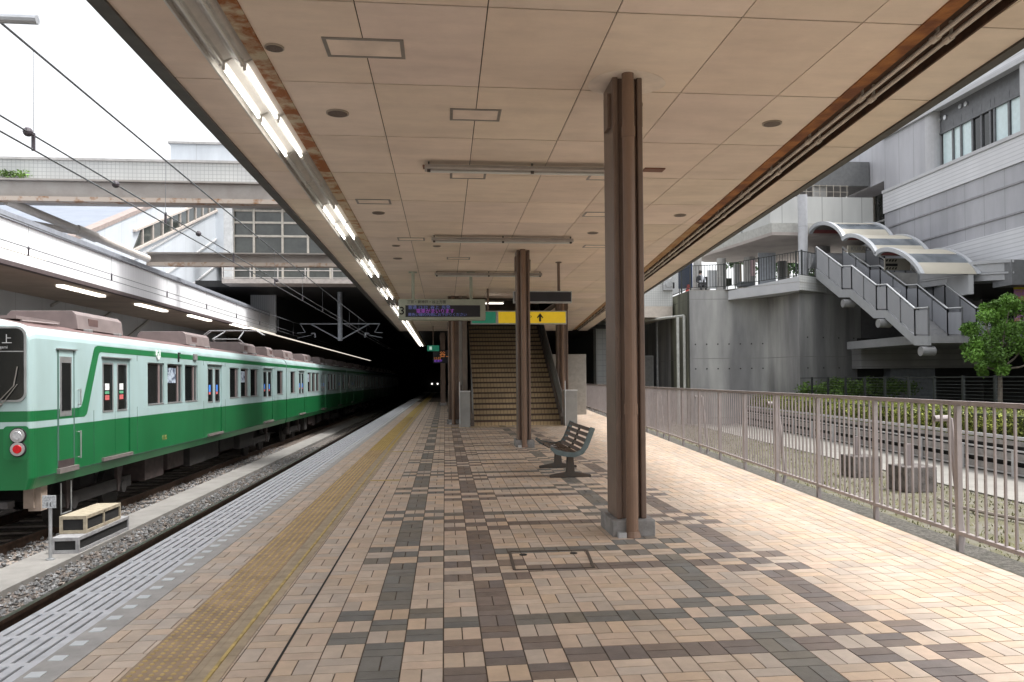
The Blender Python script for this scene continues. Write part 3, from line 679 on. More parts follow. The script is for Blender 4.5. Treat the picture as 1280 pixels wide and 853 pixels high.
# ceiling fittings
M_hf=mat('hatch_alloy',(.28,.255,.23),.5,.3); M_spk=mat('speaker_grille',(.13,.10,.085),.7,var=.3,scale=90); M_det=mat('plate_redbrown',(.16,.06,.035),.6)
hat=[((456,60),.62,.36,'large hatch, second nearest row, left'),((594,143.5),.50,.34,'nearest mid ceiling hatch'),((585,219),.46,.34,'hatch just behind the nearest crosswise lamp'),((467,252),.5,.30,'hatch near the lamp trough'),((759,221),.5,.34,'hatch behind the nearest column'),((514,299),.5,.3,'narrow looking hatch above the departure board'),((573,323),.5,.3,'hatch in front of the third crosswise lamp'),((749,268),.5,.34,'hatch beside the nearest column, second one back'),((748,308),.6,.3,'farthest hatch right of the second column')]
for (p,w_,d_,l_) in hat:
    c=onz(*p,ZC); g=MB(); f_=.03
    g.box(c.x-w_/2,c.x+w_/2,c.y-d_/2,c.y-d_/2+f_,ZC-.008,ZC-.0003); g.box(c.x-w_/2,c.x+w_/2,c.y+d_/2-f_,c.y+d_/2,ZC-.008,ZC-.0003)
    g.box(c.x-w_/2,c.x-w_/2+f_,c.y-d_/2+f_,c.y+d_/2-f_,ZC-.008,ZC-.0003); g.box(c.x+w_/2-f_,c.x+w_/2,c.y-d_/2+f_,c.y+d_/2-f_,ZC-.008,ZC-.0003)
    t=thing('ceiling_hatch','square ceiling access hatch with a metal frame, '+l_,'hatch',(c.x,c.y,ZC),'ceiling hatches'); g.build('hatch_frame',M_hf,t)
    g=MB(); g.box(c.x-w_/2+f_,c.x+w_/2-f_,c.y-d_/2+f_,c.y+d_/2-f_,ZC-.004,ZC-.0003); g.build('hatch_panel',mat('hatch_board',(.76,.64,.545),.75,scale=2),t)
for p,r,l_ in (((343,59),.075,'beside the rusty trim, nearest'),((422,141),.11,'second from the camera on the left'),((965,154),.10,'right of the nearest column'),((473,266),.10,'next to a hatch near the trough'),((495,307),.08,'small one near the lamp trough'),((497,323),.10,'one above the departure board'),((546,307.5),.08,'small one mid ceiling'),((850,269),.10,'farther one near the rusty trough'),((741,291),.10,'one right of the second crosswise lamp')):
    c=onz(*p,ZC); g=MB(); g.tube((c.x,c.y,ZC-.012),(c.x,c.y,ZC-.0003),r,24); g.m=1; g.tube((c.x,c.y,ZC-.016),(c.x,c.y,ZC-.012),r*.85,24)
    tag(g.build('ceiling_speaker',[mat('speaker_rim',(.33,.28,.23),.5),M_spk]),'round dark ceiling speaker, '+l_,'speaker','round ceiling speakers')
for p,l_ in (((542,208.5),'at the left end of the nearest crosswise lamp'),((817,212),'just right of the nearest column')):
    c=onz(*p,ZC); g=MB(); g.box(c.x-.13,c.x+.13,c.y-.08,c.y+.08,ZC-.014,ZC-.0003); tag(g.build('ceiling_plate',M_det),'red brown blanking plate on the ceiling, '+l_,'plate','red brown ceiling plates')
# ---------------------------------------------------------------- columns
def column(x,y,label,pipe=True,w_=.265,d_=.40,z1=ZC):
    t=thing('column',label,'column',(x,y,0),'brown steel platform columns')
    g=MB()   # H section
    hw=w_/2; g.box(x-hw,x-hw+.05,y-d_/2,y+d_/2,.14,z1); g.box(x+hw-.05,x+hw,y-d_/2,y+d_/2,.14,z1); g.box(x-hw+.05,x+hw-.05,y-d_/2+.03,y+d_/2-.03,.14,z1)
    for zz in (z1-.55,z1-.30):
        for s_ in (-1,1):
            g.tube((x+s_*(hw),y-.08,zz+.1),(x+s_*(hw+.03),y-.08,zz+.1),.03,8) if zz>z1-.4 else None
    g.build('shaft',M_col,t,bevel=.012)
    g=MB(); g.box(x-hw-.05,x+hw+.06,y-d_/2-.06,y+d_/2+.08,-.01,.14); g.build('plinth',M_plinth,t,bevel=.012)
    g=MB(); g.box(x-hw-.03,x-hw-.002,y-.12,y+.05,z1-.42,z1-.12); g.box(x+hw+.002,x+hw+.025,y-.1,y+.05,z1-.40,z1-.2); g.build('bracket',M_col,t)
    if pipe:
        g=MB(); xp,yp=x-.015,y-d_/2-.075; g.tube((xp,yp,.05),(xp,yp,z1-.0),.052,16)
        for zz in (1.05,z1-.55): g.tube((xp,yp,zz),(xp,yp,zz+.09),.058,16)
        g.tube((xp,yp,.0),(xp,yp,.05),.075,16,.06); g.build('drain_pipe',M_pipe,t,smooth=False)
        g=MB(); g.box(xp-.13,xp-.06,yp-.05,yp+.04,.0,.045); g.build('drain_shoe',M_galv,t)
column(1.605,6.93,'brown steel column with a drain pipe, the nearest to the camera')
column(1.60,16.1,'brown steel column behind the bench, second along the platform')
# ---------------------------------------------------------------- bench
B=thing('bench','slatted wooden bench with blue grey end frames on rusty pedestal feet','bench',(1.72,11.5,0))
prof=[(1.42,.43),(1.50,.385),(1.62,.355),(1.74,.345),(1.83,.375),(1.885,.45),(1.93,.56),(1.985,.70)]
M_bf=mat('bench_blue_grey',(.10,.135,.14),.5,var=.2,scale=10); M_sl=mat('bench_wood',(.12,.085,.065),.6,c2=(.065,.045,.035),scale=14,stretch=(1,.2,1),bump=.2); M_cast=mat('bench_cast_rust',(.07,.05,.035),.7,c2=(.05,.045,.04),scale=12)
for ye,n_ in ((10.58,'near'),(12.38,'far')):
    g=MB(); 
    outer=[]; inner=[]
    for i,(x,z) in enumerate(prof):
        a=Vector(prof[max(0,i-1)]); b=Vector(prof[min(len(prof)-1,i+1)]); d=(b-a).normalized(); nn=Vector((d.y,-d.x)); th=.045 if i not in(0,) else .02
        outer.append((x+nn.x*th,z+nn.y*th)); inner.append((x-nn.x*.02,z-nn.y*.02))
    P=outer+inner[::-1]
    for i in range(len(prof)-1):
        g.ext([(outer[i][0],ye,outer[i][1]),(outer[i+1][0],ye,outer[i+1][1]),(inner[i+1][0],ye,inner[i+1][1]),(inner[i][0],ye,inner[i][1])],(0,.05,0))
    g.build('end_frame',M_bf,B)
def along(s):
    L=[0]
    for a,b in zip(prof,prof[1:]): L.append(L[-1]+math.dist(a,b))
    s*=L[-1]
    for i in range(len(prof)-1):
        if s<=L[i+1]+1e-9:
            t_=(s-L[i])/(L[i+1]-L[i]); a,b=prof[i],prof[i+1]; return (a[0]+t_*(b[0]-a[0]),a[1]+t_*(b[1]-a[1])),((b[0]-a[0])/math.dist(a,b),(b[1]-a[1])/math.dist(a,b))
for i in range(10):
    s=(i+.5)/10
    (x,z),(dx,dz)=along(s); nx,nz=-dz,dx
    for (ya,yb) in ((10.632,11.46),(11.52,12.378)):
        h=.026 ; q=.009
        P=[(x-dx*h+nx*q,z-dz*h+nz*q),(x+dx*h+nx*q,z+dz*h+nz*q),(x+dx*h-nx*q,z+dz*h-nz*q),(x-dx*h-nx*q,z-dz*h-nz*q)]
        g=MB(); g.ext([(a,ya,b) for a,b in P],(0,yb-ya,0)); g.build('slat',M_sl,B)
g=MB(); 
for i in range(len(prof)-1): g.bar((prof[i][0],11.49,prof[i][1]-.02),(prof[i+1][0],11.49,prof[i+1][1]-.02),.035,.03,(0,1,0)) if False else g.bar((prof[i][0],11.49,prof[i][1]-.012),(prof[i+1][0],11.49,prof[i+1][1]-.012),.035,.03)
g.build('middle_rib',M_cast,B)
for yl in (10.85,12.05):
    g=MB(); xc=1.72
    g.ext([(xc-.29,yl-.04,0),(xc+.29,yl-.04,0),(xc+.29,yl-.04,.035),(xc+.06,yl-.04,.075),(xc+.045,yl-.04,.28),(xc+.10,yl-.04,.335),(xc-.10,yl-.04,.335),(xc-.045,yl-.04,.28),(xc-.06,yl-.04,.075),(xc-.29,yl-.04,.035)],(0,.08,0))
    g.build('pedestal_foot',M_cast,B,bevel=.01)
g=MB(); g.box(1.53,1.60,11.3,11.305,.385,.39); g.bar((1.50,11.25,.40),(1.58,11.32,.42),.012,.002); tag(g.build('paper_scrap',mat('paper',(.6,.6,.6))),'small white paper scrap lying on the bench seat','paper')
# ---------------------------------------------------------------- railing
def rl(y): return pr(y)+.115
RT=thing('platform_railing','long mauve brown metal railing with vertical bars along the right platform edge','railing',(rl(5),5,0))
y=5.87-1.42*6; posts=[]
while y<58: posts.append(y); y+=1.42
g=MB(); g.bar((rl(posts[0]),posts[0],1.14),(rl(57),57,1.14),.05,.035); g.build('top_rail',M_rail,RT)
g=MB(); g.bar((rl(posts[0]),posts[0],.115),(rl(57),57,.115),.04,.03); g.build('bottom_rail',M_rail,RT)
for p in posts:
    g=MB(); g.box(rl(p)-.02,rl(p)+.02,p-.02,p+.02,-.1,1.12); g.build('post',M_rail,RT)
rest=MB(); nb=0
for a,b in zip(posts,posts[1:]):
    for i in range(1,12):
        y=a+(b-a)*i/12
        q=rest
        if 4.2<y and nb<100: q=MB(); nb+=1
        q.box(rl(y)-.008,rl(y)+.008,y-.008,y+.008,.13,1.12)
        if q is not rest: q.build('baluster',M_rail,RT)
rest.build('far_balusters',M_rail,RT)['kind']='stuff'
for i,p in enumerate(posts):
    if i%3!=0: continue
    g=MB(); x=rl(p+.35); g.path([(x,p+.35,1.0),(x+.14,p+.35,1.0),(x+.24,p+.35,.0),(x+.22,p+.35,-.1)],.026,8); g.build('rear_brace',M_rail,RT)
# ================================================================ stairs at the end of the platform
M_trd=mat('stair_tread',(.10,.065,.045),.7,var=.2,scale=8); M_ris=lines('stair_riser',(.50,.37,.21),(.12,.08,.045),.105,0,.010,'XZ',.6,.15)
M_wall=mat('station_wall',(.16,.13,.11),.8,var=.15,scale=1.5); M_pan=mat('stair_panel_grey',(.27,.27,.26),.5,.2,var=.1,scale=3)
ST=thing('staircase','broad tiled staircase rising from the platform into a dark opening in the ceiling','staircase',(2.1,23.6,0))
sx0,sx1,sy0=.86,3.46,23.55; NR=25
for i in range(NR):
    g=MB(); y=sy0+.30*i; z=.163*i
    g.box(sx0,sx1,y,y+.30 if i<NR-1 else y+3,z-.3 if i else -.01,z+.111); g.m=1; g.box(sx0,sx1,y-.028,y+.06,z+.112,z+.163); g.box(sx0,sx1,y+.06,y+.298 if i<NR-1 else y+3,z+.112,z+.160)
    g.build('step',[M_ris,M_trd],ST)
def stringer(x0,x1,nm):
    g=MB(); ye=sy0+.3*NR; ze=.163*NR
    g.ext([(x0,sy0-.12,-.01),(x0,sy0-.12,.25),(x0,ye,ze+.30),(x0,ye,ze-1.2),(x0,sy0+1.5,-.01)],(x1-x0,0,0)); return g.build(nm,M_wall,ST)
stringer(sx0-.10,sx0-.002,'stringer'); stringer(sx1+.002,sx1+.12,'stringer')
for xx,nm in ((sx0-.03,'left'),(sx1+.06,'right')):
    for hh in (.62,.86):
        g=MB(); g.tube((xx,sy0+.1,hh),(xx,sy0+.3*NR,hh+.163*NR),.022,8); g.build('handrail',M_pan,ST)
    g=MB(); ye=sy0+.3*NR; g.ext([(xx-.01,sy0+.05,.27),(xx-.01,sy0+.05,.98),(xx-.01,ye,.98+.163*NR),(xx-.01,ye,.30+.163*NR)],(.02,0,0)); g.build('side_panel',M_pan,ST)
def metal_post(x0,x1,y0,y1,h,label):
    t=thing('newel_box',label,'post',((x0+x1)/2,(y0+y1)/2,0)); g=MB(); g.box(x0,x1,y0,y1,0,h); g.build('casing',M_pan,t,bevel=.01)
    g=MB(); g.box(x0-.015,x1+.015,y0-.015,y1+.015,h+.001,h+.035); g.build('cap',M_steel,t); g=MB(); g.box(x0-.03,x0-.005,y0-.03,y0-.005,0,h+.3); g.build('corner_trim',M_steel,t)
metal_post(.44,.72,22.9,23.3,1.02,'grey metal box post at the left foot of the staircase')
metal_post(3.52,3.86,22.9,23.4,1.02,'grey metal box post at the right foot of the staircase')
column(.28,24.9,'brown steel column left of the staircase',w_=.34); column(3.72,24.9,'brown steel column right of the staircase, in front',w_=.34)
column(3.55,31.5,'brown steel column beside the upper part of the stairs',pipe=False)
column(.28,34.2,'brown steel column in the dark passage left of the stairs',pipe=False); column(-.1,43.6,'brown steel column far along the dark passage',pipe=False)
g=MB(); g.box(.55,.70,24.6,40,0,3.98); g.box(.1,.55,26.,26.2,0,1.2); tag(g.build('passage_wall',M_wall),'brown wall of the dark passage left of the stairs','wall')
g=MB(); 
g.box(SX0-.06,SX0,SY0,SY1,ZC,7.4); g.box(SX1,SX1+.06,SY0,SY1,ZC,7.4); g.box(SX0,SX1,SY1-.06,SY1,4.1,7.4); g.box(SX0,SX1,SY0-.06,SY0,ZC-.002,7.4); g.box(SX0-.06,SX1+.06,SY0-.06,SY1,7.4,7.5)
tag(g.build('stairwell_enclosure',M_wall),'dark brown enclosure above the staircase opening','enclosure')
t=thing('stairwell_lamp','small lit tube lamp above the stair opening, over the yellow sign','lamp',(1.75,24.5,ZC)); g=MB(); 
c=ony(617,379,24.6); g.box(c.x-.32,c.x+.32,24.58,24.7,c.z,c.z+.05); g.build('housing',M_refl,t); g=MB(); g.box(c.x-.30,c.x+.30,24.57,24.60,c.z-.03,c.z-.001); g.build('tube',mat('tube_lit_soft',(1,.95,.85),emit=1.6),t)
# ================================================================ hanging signs
M_sgrn=mat('sign_pale_green',(.33,.36,.30),.5,var=.06); M_led=mat('led_panel',(.012,.012,.02),.3); M_ltxt=mat('led_text_violet',(.30,.07,.45),emit=.16); M_lblu=mat('led_text_blue',(.12,.15,.40),emit=.12)
yS=19.1; A=ony(498,374,yS); Bq=ony(607,400,yS)
DS=thing('departure_board','pale green hanging departure board with the number 3 and a dark violet display','sign',((A.x+Bq.x)/2,yS,A.z))
x0,x1,z0,z1=A.x,Bq.x,Bq.z,A.z
g=MB(); g.box(x0,x1,yS,yS+.30,z0,z1); g.build('case',M_sgrn,DS,bevel=.015)
lx0,lx1,lz0,lz1=x0+.165,x1-.13,z0+.07,z1-.15
g=MB(); g.box(lx0,lx1,yS-.012,yS-.001,lz0,lz1); g.build('display',M_led,DS)
text('platform_number','3',.26,M_black,DS,(x0+.082,yS-.004,(lz0+lz1)/2),FACE_S,'CENTER',bold=True)
text('line_name','三宮・新神戸・谷上方面',.085,M_black,DS,(x0+.2,yS-.004,z1-.075),FACE_S)
hz=(lz1-lz0)
text('display_text','普通 12:32  谷上  先発',.105,M_lblu,DS,(lx0+.06,yS-.015,lz1-hz*.2),FACE_S)
text('display_text','電車がまいります',.115,M_ltxt,DS,(lx0+.25,yS-.015,lz1-hz*.52),FACE_S)
text('display_text','黄色い線の内側にお下がりください',.088,M_lblu,DS,(lx0+.06,yS-.015,lz1-hz*.82),FACE_S)
for px in (516,589):
    c=ony(px,360,yS); g=MB(); g.box(c.x-.035,c.x+.035,yS+.12,yS+.2,z1,ZC); g.box(c.x-.1,c.x+.1,yS+.08,yS+.24,ZC-.02,ZC-.001); g.build('hanger',M_sgrn,DS)
yY=22.6; A=ony(590,390,yY); Bq=ony(707,404,yY)
YS=thing('exit_sign','long yellow hanging exit sign with a black arrow and a green pictogram box','sign',((A.x+Bq.x)/2,yY,A.z))
x0,x1,z0,z1=A.x,Bq.x,Bq.z,A.z
g=MB(); g.box(x0-.03,x1+.03,yY,yY+.2,z0-.03,z1+.03); g.build('frame',M_galv,YS)
g=MB(); gx=x0+(x1-x0)*.25; g.box(gx+.08,x1,yY-.012,yY-.001,z0,z1); g.build('yellow_face',mat('sign_yellow',(.80,.55,.02),.4,var=.04,emit=.10),YS)
g=MB(); g.box(x0,gx,yY-.012,yY-.001,z0,z1); g.build('green_face',mat('sign_green',(.02,.22,.14),.4,emit=.1),YS)
ax=ony(675,397,yY).x; zc=(z0+z1)/2
g=MB(); y_=yY-.016; g.ext([(ax-.03,y_,zc-.12),(ax+.03,y_,zc-.12),(ax+.03,y_,zc+.02),(ax+.075,y_,zc-.03),(ax+.095,y_,zc-.005),(ax,y_,zc+.125),(ax-.095,y_,zc-.005),(ax-.075,y_,zc-.03),(ax-.03,y_,zc+.02)],(0,-.003,0)); g.build('arrow',M_black,YS)
text('sign_word','Exit   P',.13,M_black,YS,(ax-.62,yY-.015,zc),FACE_S)
for px in (610,700):
    c=ony(px,380,yY); g=MB(); g.tube((c.x,yY+.1,z1),(c.x,yY+.1,ZC),.03,8); g.build('hanger',M_col,YS)
yD=17.4; A=ony(642,364,yD); Bq=ony(715,378.5,yD)
DB=thing('dark_sign','switched off black hanging sign with a thin grey frame behind the second column','sign',((A.x+Bq.x)/2,yD,A.z))
g=MB(); g.box(A.x,Bq.x,yD,yD+.2,Bq.z,A.z); g.build('frame',M_galv,DB); g=MB(); g.box(A.x+.02,Bq.x-.02,yD-.01,yD-.001,Bq.z+.025,A.z-.02); g.build('panel',M_led,DB)
c=ony(699,340,yD); g=MB(); g.tube((c.x,yD+.1,A.z),(c.x,yD+.1,ZC),.032,8); g.tube((c.x,yD+.1,ZC-.02),(c.x,yD+.1,ZC),.07,10); g.build('hanger',M_col,DB)
yG=38; A=ony(534,432,yG); Bq=ony(549,439,yG)
GS=thing('emergency_sign','small lit green emergency exit sign in the dark part of the platform','sign',(A.x,yG,A.z)); g=MB(); g.box(A.x,Bq.x,yG,yG+.15,Bq.z,A.z); g.build('face',mat('sign_green_lit',(.02,.2,.12),emit=.12),GS); g=MB(); g.box(A.x+.1,A.x+.22,yG-.012,yG-.001,Bq.z+.06,A.z-.05); g.build('pictogram',mat('picto_white',(.7,.9,.8),emit=.12),GS)
g=MB(); g.box((A.x+Bq.x)/2-.02,(A.x+Bq.x)/2+.02,yG+.05,yG+.09,A.z,ZC); g.build('hanger',M_col,GS)
yL=41; A=ony(541,438,yL); Bq=ony(561,454,yL)
LS=thing('led_board','dim orange and violet departure display glowing in the dark far along the platform','sign',(A.x,yL,A.z)); g=MB(); g.box(A.x,Bq.x,yL,yL+.2,Bq.z,A.z); g.build('case',M_led,LS)
M_or=mat('led_orange',(.6,.2,.05),emit=.18); text('display_text','谷上',.33,M_or,LS,(A.x+.33,yL-.01,(A.z+Bq.z)/2+.10),FACE_S); text('display_text','12:32',.17,M_or,LS,(A.x+.04,yL-.01,Bq.z+.24),FACE_S); text('display_text','新神戸',.14,mat('led_violet',(.3,.1,.8),emit=.15),LS,(A.x+.06,yL-.01,Bq.z+.1),FACE_S)
# ================================================================ overbuild spanning the tracks (station building)
M_grd=mat('girder_grey_brown',(.33,.31,.29),.6,scale=2,c2=(.27,.245,.225)); M_clad=lines('cladding_blue_grey',(.47,.50,.53),(.30,.32,.34),1.5,0,.02,'YZ',.5,.05)
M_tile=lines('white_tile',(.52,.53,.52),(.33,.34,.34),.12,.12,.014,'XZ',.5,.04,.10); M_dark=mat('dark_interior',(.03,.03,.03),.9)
M_corr=lines('corrugated_white',(.55,.57,.59),(.36,.38,.40),.1,0,.02,'XZ',.5,.05)
M_corrY=lines('corrugated_fascia',(.80,.81,.83),(.66,.67,.70),.2,0,.012,'YZ',.5,.03)
M_win=mat('window_glass_grey',(.05,.055,.05),.08,var=.3,scale=1.5,spec=.7)
SB=thing('station_building','station building bridging over the tracks with a glazed front and dark underside','building',(-3,40,0))
YB=40.
Lx=onx(0,0,-1).x
def Yz(px,py): return ony(px,py,YB)
wl=Yz(288,262).x
zb=Yz(330,358).z
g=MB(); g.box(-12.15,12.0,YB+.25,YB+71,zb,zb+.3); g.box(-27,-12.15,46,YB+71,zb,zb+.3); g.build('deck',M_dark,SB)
g=MB(); g.box(wl-.1,9,YB-1.2,YB+.25,zb,zb+.22); g.build('walkway_edge',mat('walkway_edge',(.40,.36,.33),.7,var=.15),SB)
ztop=Yz(300,258).z
g=MB(); g.box(wl,9,YB+.3,YB+.34,zb+.3,ztop-.1); g.build('glazing',M_win,SB)
zm=[Yz(300,y).z for y in (262,277,294,330)]
g=MB()
for z in zm: g.box(wl,9,YB+.22,YB+.3,z-.05,z+.05)
g.build('transom',mat('mullion_beige',(.42,.39,.34),.5),SB)
for px in (290,316,352,384,412,440):
    x=Yz(px,300).x; g=MB(); g.box(x-.05,x+.05,YB+.2,YB+.29,zb+.3,ztop); g.build('mullion',mat('mullion_beige',(.42,.39,.34)),SB)
g=MB(); g.box(wl-.3,wl+.1,YB-.1,YB+.3,zb+.2,ztop+.3); g.build('corner_post',mat('post_white',(.55,.56,.56)),SB)
g=MB(); g.box(wl-.4,9,YB-.1,YB+1,ztop,ztop+.35); g.build('roof_edge',M_tile,SB)
# interior seen through the glass: lit counters
g=MB(); g.box(wl,9,YB+4,YB+4.1,zb+.3,ztop); g.build('rear_wall',M_wall,SB)
# walkway railing
WR=thing('walkway_railing','pale steel railing of the maintenance walkway under the glazed front','railing',(wl,YB-1.15,zb+.2))
for z in (zb+.25,zb+.60,zb+.95): 
    g=MB(); g.box(wl-.1,9,YB-1.18,YB-1.14,z,z+.04); g.build('rail',mat('rail_beige',(.48,.45,.42)),WR)
x=wl-.1
while x<1: g=MB(); g.box(x,x+.05,YB-1.20,YB-1.15,zb+.2,zb+1.0); g.build('post',mat('rail_beige',(.48,.45,.42)),WR); x+=1.28
# corrugated end wall and dark far wall
c0=Yz(288,368); c1_=Yz(345,394)
g=MB(); g.box(c0.x,ony(345,380,44).x,44,44.15,onx(0,323,-9.42).z,zb); tag(g.build('end_wall',M_corr),'corrugated white wall under the station building where the far canopy ends','wall')
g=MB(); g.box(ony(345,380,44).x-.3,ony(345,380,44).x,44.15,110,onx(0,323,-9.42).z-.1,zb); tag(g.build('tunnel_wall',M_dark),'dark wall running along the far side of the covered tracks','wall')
g=MB(); g.box(-26,9.5,110,110.3,-1.6,zb); tag(g.build('tunnel_light_block',M_dark),'added black wall closing off the covered tracks from daylight','wall')  # added wall, keeps daylight from leaking in at the far end
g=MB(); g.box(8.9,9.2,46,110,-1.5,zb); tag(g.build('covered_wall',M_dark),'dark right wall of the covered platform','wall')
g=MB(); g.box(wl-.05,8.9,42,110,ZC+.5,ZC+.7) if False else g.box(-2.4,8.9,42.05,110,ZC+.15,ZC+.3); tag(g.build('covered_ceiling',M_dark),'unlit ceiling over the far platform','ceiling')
# right wing facade (white tiles over cream band)
A=Yz(757,345); Bq=Yz(841,397); zc_=Yz(800,383).z
RW=thing('right_wing','white tiled wing of the station building with a cream band at its foot','building',(A.x,YB,Bq.z))
g=MB(); g.box(A.x-4,Bq.x,YB,YB+12,zc_,13); g.build('tiled_wall',M_tile,RW); g=MB(); g.box(A.x-4,Bq.x-.02,YB-.03,YB+12,Bq.z,zc_-.01); g.build('band',mat('cream_band',(.50,.45,.40),.7,var=.08),RW)
c=Yz(835,356); g=MB(); g.box(c.x-.28,c.x+.22,YB-.12,YB-.001,c.z-.3,c.z+.3); g.m=1; g.tube((c.x,YB-.121,c.z),(c.x,YB-.15,c.z),.16,14); g.build('wall_lamp_box',[M_galv,M_steel],RW)
# wall under it with door and pipe
g=MB(); a=ony(746,420,44); b=ony(757,420,44); g.box(a.x-.1,9.8,44,44.3,-1.5,5.2)
tag(g.build('lower_wall',lines('lower_wall_grey',(.27,.265,.26),(.17,.165,.16),2.2,1.6,.03,'XZ',.8,.12,.3)),'grey concrete wall beneath the tiled wing','wall')
g=MB(); a=ony(745,410,43); b=ony(758,410,43); g.box(a.x,b.x,43,43.8,-1.5,4.6); tag(g.build('tiled_pillar',lines('pillar_tile',(.36,.37,.37),(.22,.22,.22),.3,.3,.02,'XZ',.6,.08,.2)),'light tiled pillar beside the nearest column, below the station wing','pillar')
a=ony(807,446,43.9); b=ony(816,480,43.9); DRt=thing('steel_door','plain grey steel door in the lower wall','door',(a.x,43.9,-1)); g=MB(); g.box(a.x-.4,b.x+.06,43.93,43.995,-.9,a.z+.06); g.build('door_frame',M_galv,DRt); g=MB(); g.box(a.x-.34,b.x,43.9,43.929,-.9,a.z); g.build('door_leaf',mat('door_grey',(.30,.30,.29),.5),DRt)
a=ony(822,440,43.8); g=MB(); g.tube((a.x,43.8,-1.5),(a.x,43.8,5),.10,10); tag(g.build('drainpipe',M_galv),'pale vertical drainpipe on the lower wall','drainpipe')
P_=[(ony(847,397,38),ony(847,490,38)),(ony(855,395,38),ony(855,490,38))]
g=MB(); a=ony(847,397,38); b=ony(855,395,38); g.tube((a.x,38,-1.4),(a.x,38,a.z),.075,8); g.tube((b.x,38,-1.4),(b.x,38,b.z),.075,8); g.tube((b.x,38,b.z),(a.x-.9,41,b.z),.07,8)
tag(g.build('pipe_frame',mat('pipe_white',(.52,.53,.50),.5)),'white pipe frame standing against the mossy concrete','pipe')
# locker cabinet on the far platform
a=ony(722,450,30); b=ony(733,488,30); g=MB(); g.box(a.x-1.1,b.x,30,32,0,ony(722,443,30).z); tag(g.build('vending_cabinet',mat('cabinet_beige',(.30,.28,.25),.5),bevel=.02),'pale beige cabinet standing on the platform behind the staircase columns','cabinet')
# ---------------------------------------------------------------- girders and bridge
YG=24.
def girder(name,y,x0,x1,zt,zb_,label,rivets=True):
    t=thing(name,label,'girder',(x0,y,zb_))
    g=MB(); g.box(x0,x1,y+.12,y+.16,zb_+.06,zt-.06); g.build('web',M_grd,t)
    g=MB(); g.box(x0,x1,y,y+.30,zb_,zb_+.05); g.box(x0,x1,y-.02,y,zb_,zb_+.13); g.build('bottom_flange',mat('flange_rusty',(.40,.34,.29),.7,c2=(.24,.12,.05),scale=3,lo=.36,hi=.48),t)
    g=MB(); g.box(x0,x1,y,y+.30,zt-.05,zt); g.build('top_flange',M_grd,t)
    x=x0+.4
    while x<x1:
        g=MB(); g.box(x,x+.03,y+.0,y+.119,zb_+.051,zt-.051); g.build('stiffener',M_grd,t) if False else None; x+=2.4
    return t
zt=ony(100,224,YG).z; zb1=ony(100,252,YG).z
girder('steel_girder',YG,-30,3,zt,zb1,'deep grey steel girder crossing above the tracks, nearer and higher of the two')
y2=29.; girder('steel_girder',y2,ony(183,320,y2).x,3,ony(300,316,y2).z,ony(300,333,y2).z,'shallower steel girder in front of the station glazing, lower of the two')
BRD=thing('footbridge','white tiled footbridge parapet above the nearer girder','bridge',(-14,29,zt))
g=MB(); g.box(-34,3,YG+.35,YG+.6,zt+.01,ony(100,201,YG+.35).z); g.build('parapet',M_tile,BRD)
g=MB(); g.box(-34,3,YG+.30,YG+.65,ony(100,201,YG+.35).z+.002,ony(100,198,YG+.35).z); g.build('coping',mat('coping_grey',(.42,.41,.40),.7),BRD)
g=MB(); g.box(-34,3,YG+.6,YG+3.2,zt-.1,zt); g.build('deck',M_grd,BRD)
a=ony(213,180,44); b=ony(300,200,44); ROO=thing('rooftop_block','pale rooftop plant room beyond the footbridge','building',(a.x,44,8)); g=MB(); g.box(a.x,2,44,50,8,a.z); g.build('wall',lines('roof_block',(.62,.66,.70),(.5,.53,.56),2.2,0,.04,'XZ'),ROO); g=MB(); g.box(a.x-.1,2.1,43.9,50.1,a.z+.002,a.z+.12); g.build('roof',M_conc,ROO)
# left side stair enclosure (sloping glazing band)
XW=-12.2
def wy(px,py): p=onx(px,py,XW); return (XW,p.y,p.z)
EN=thing('stair_enclosure','pale blue clad sloping stair enclosure with a slanting window band, left of the station building','building',(XW,32,4))
top=[wy(112,293),wy(205,253)]; s_=(top[1][2]-top[0][2])/(top[1][1]-top[0][1])
def topz(y,o=0): return top[0][2]+s_*(y-top[0][1])+o
g=MB(); g.ext([(XW,21,3.0),(XW,46,3.0),(XW,46,topz(46)),(XW,21,topz(21))],(-.25,0,0)); g.build('clad_wall',M_clad,EN)
wb=[wy(165,313),wy(286,262)]; wt=[wy(162,300),wy(262,262)]
a,b=wy(166,311),wy(285,255); sl=(b[2]-a[2])/(b[1]-a[1])
h_=onx(205,290,XW).z-onx(205,309,XW).z
g=MB(); ys0,ys1=a[1],44.6
g.ext([(XW+.002,ys0,a[2]),(XW+.002,ys1,a[2]+sl*(ys1-a[1])),(XW+.002,ys1,a[2]+sl*(ys1-a[1])+h_),(XW+.002,ys0+.9,a[2]+sl*.9+h_)],(.04,0,0)); g.build('slanted_window',M_win,EN)
g=MB(); 
for (o_,w_) in ((-.10,.10),(h_,.09)): g.ext([(XW+.002,ys0,a[2]+o_),(XW+.002,ys1,a[2]+sl*(ys1-a[1])+o_),(XW+.002,ys1,a[2]+sl*(ys1-a[1])+o_+w_),(XW+.002,ys0,a[2]+o_+w_)],(.12,0,0))
y=ys0+.8
while y<ys1: zz=a[2]+sl*(y-a[1]); g.box(XW+.042,XW+.1,y,y+.07,zz,zz+h_); y+=1.15
g.build('window_frame',mat('frame_beige',(.45,.40,.36),.5),EN)
g=MB(); g.ext([(XW+.03,21,topz(21)),(XW+.03,46,topz(46)),(XW+.03,46,topz(46)+.16),(XW+.03,21,topz(21)+.16)],(-.4,0,0)); g.build('roof_trim',mat('roof_trim_brown',(.27,.22,.20),.6),EN)
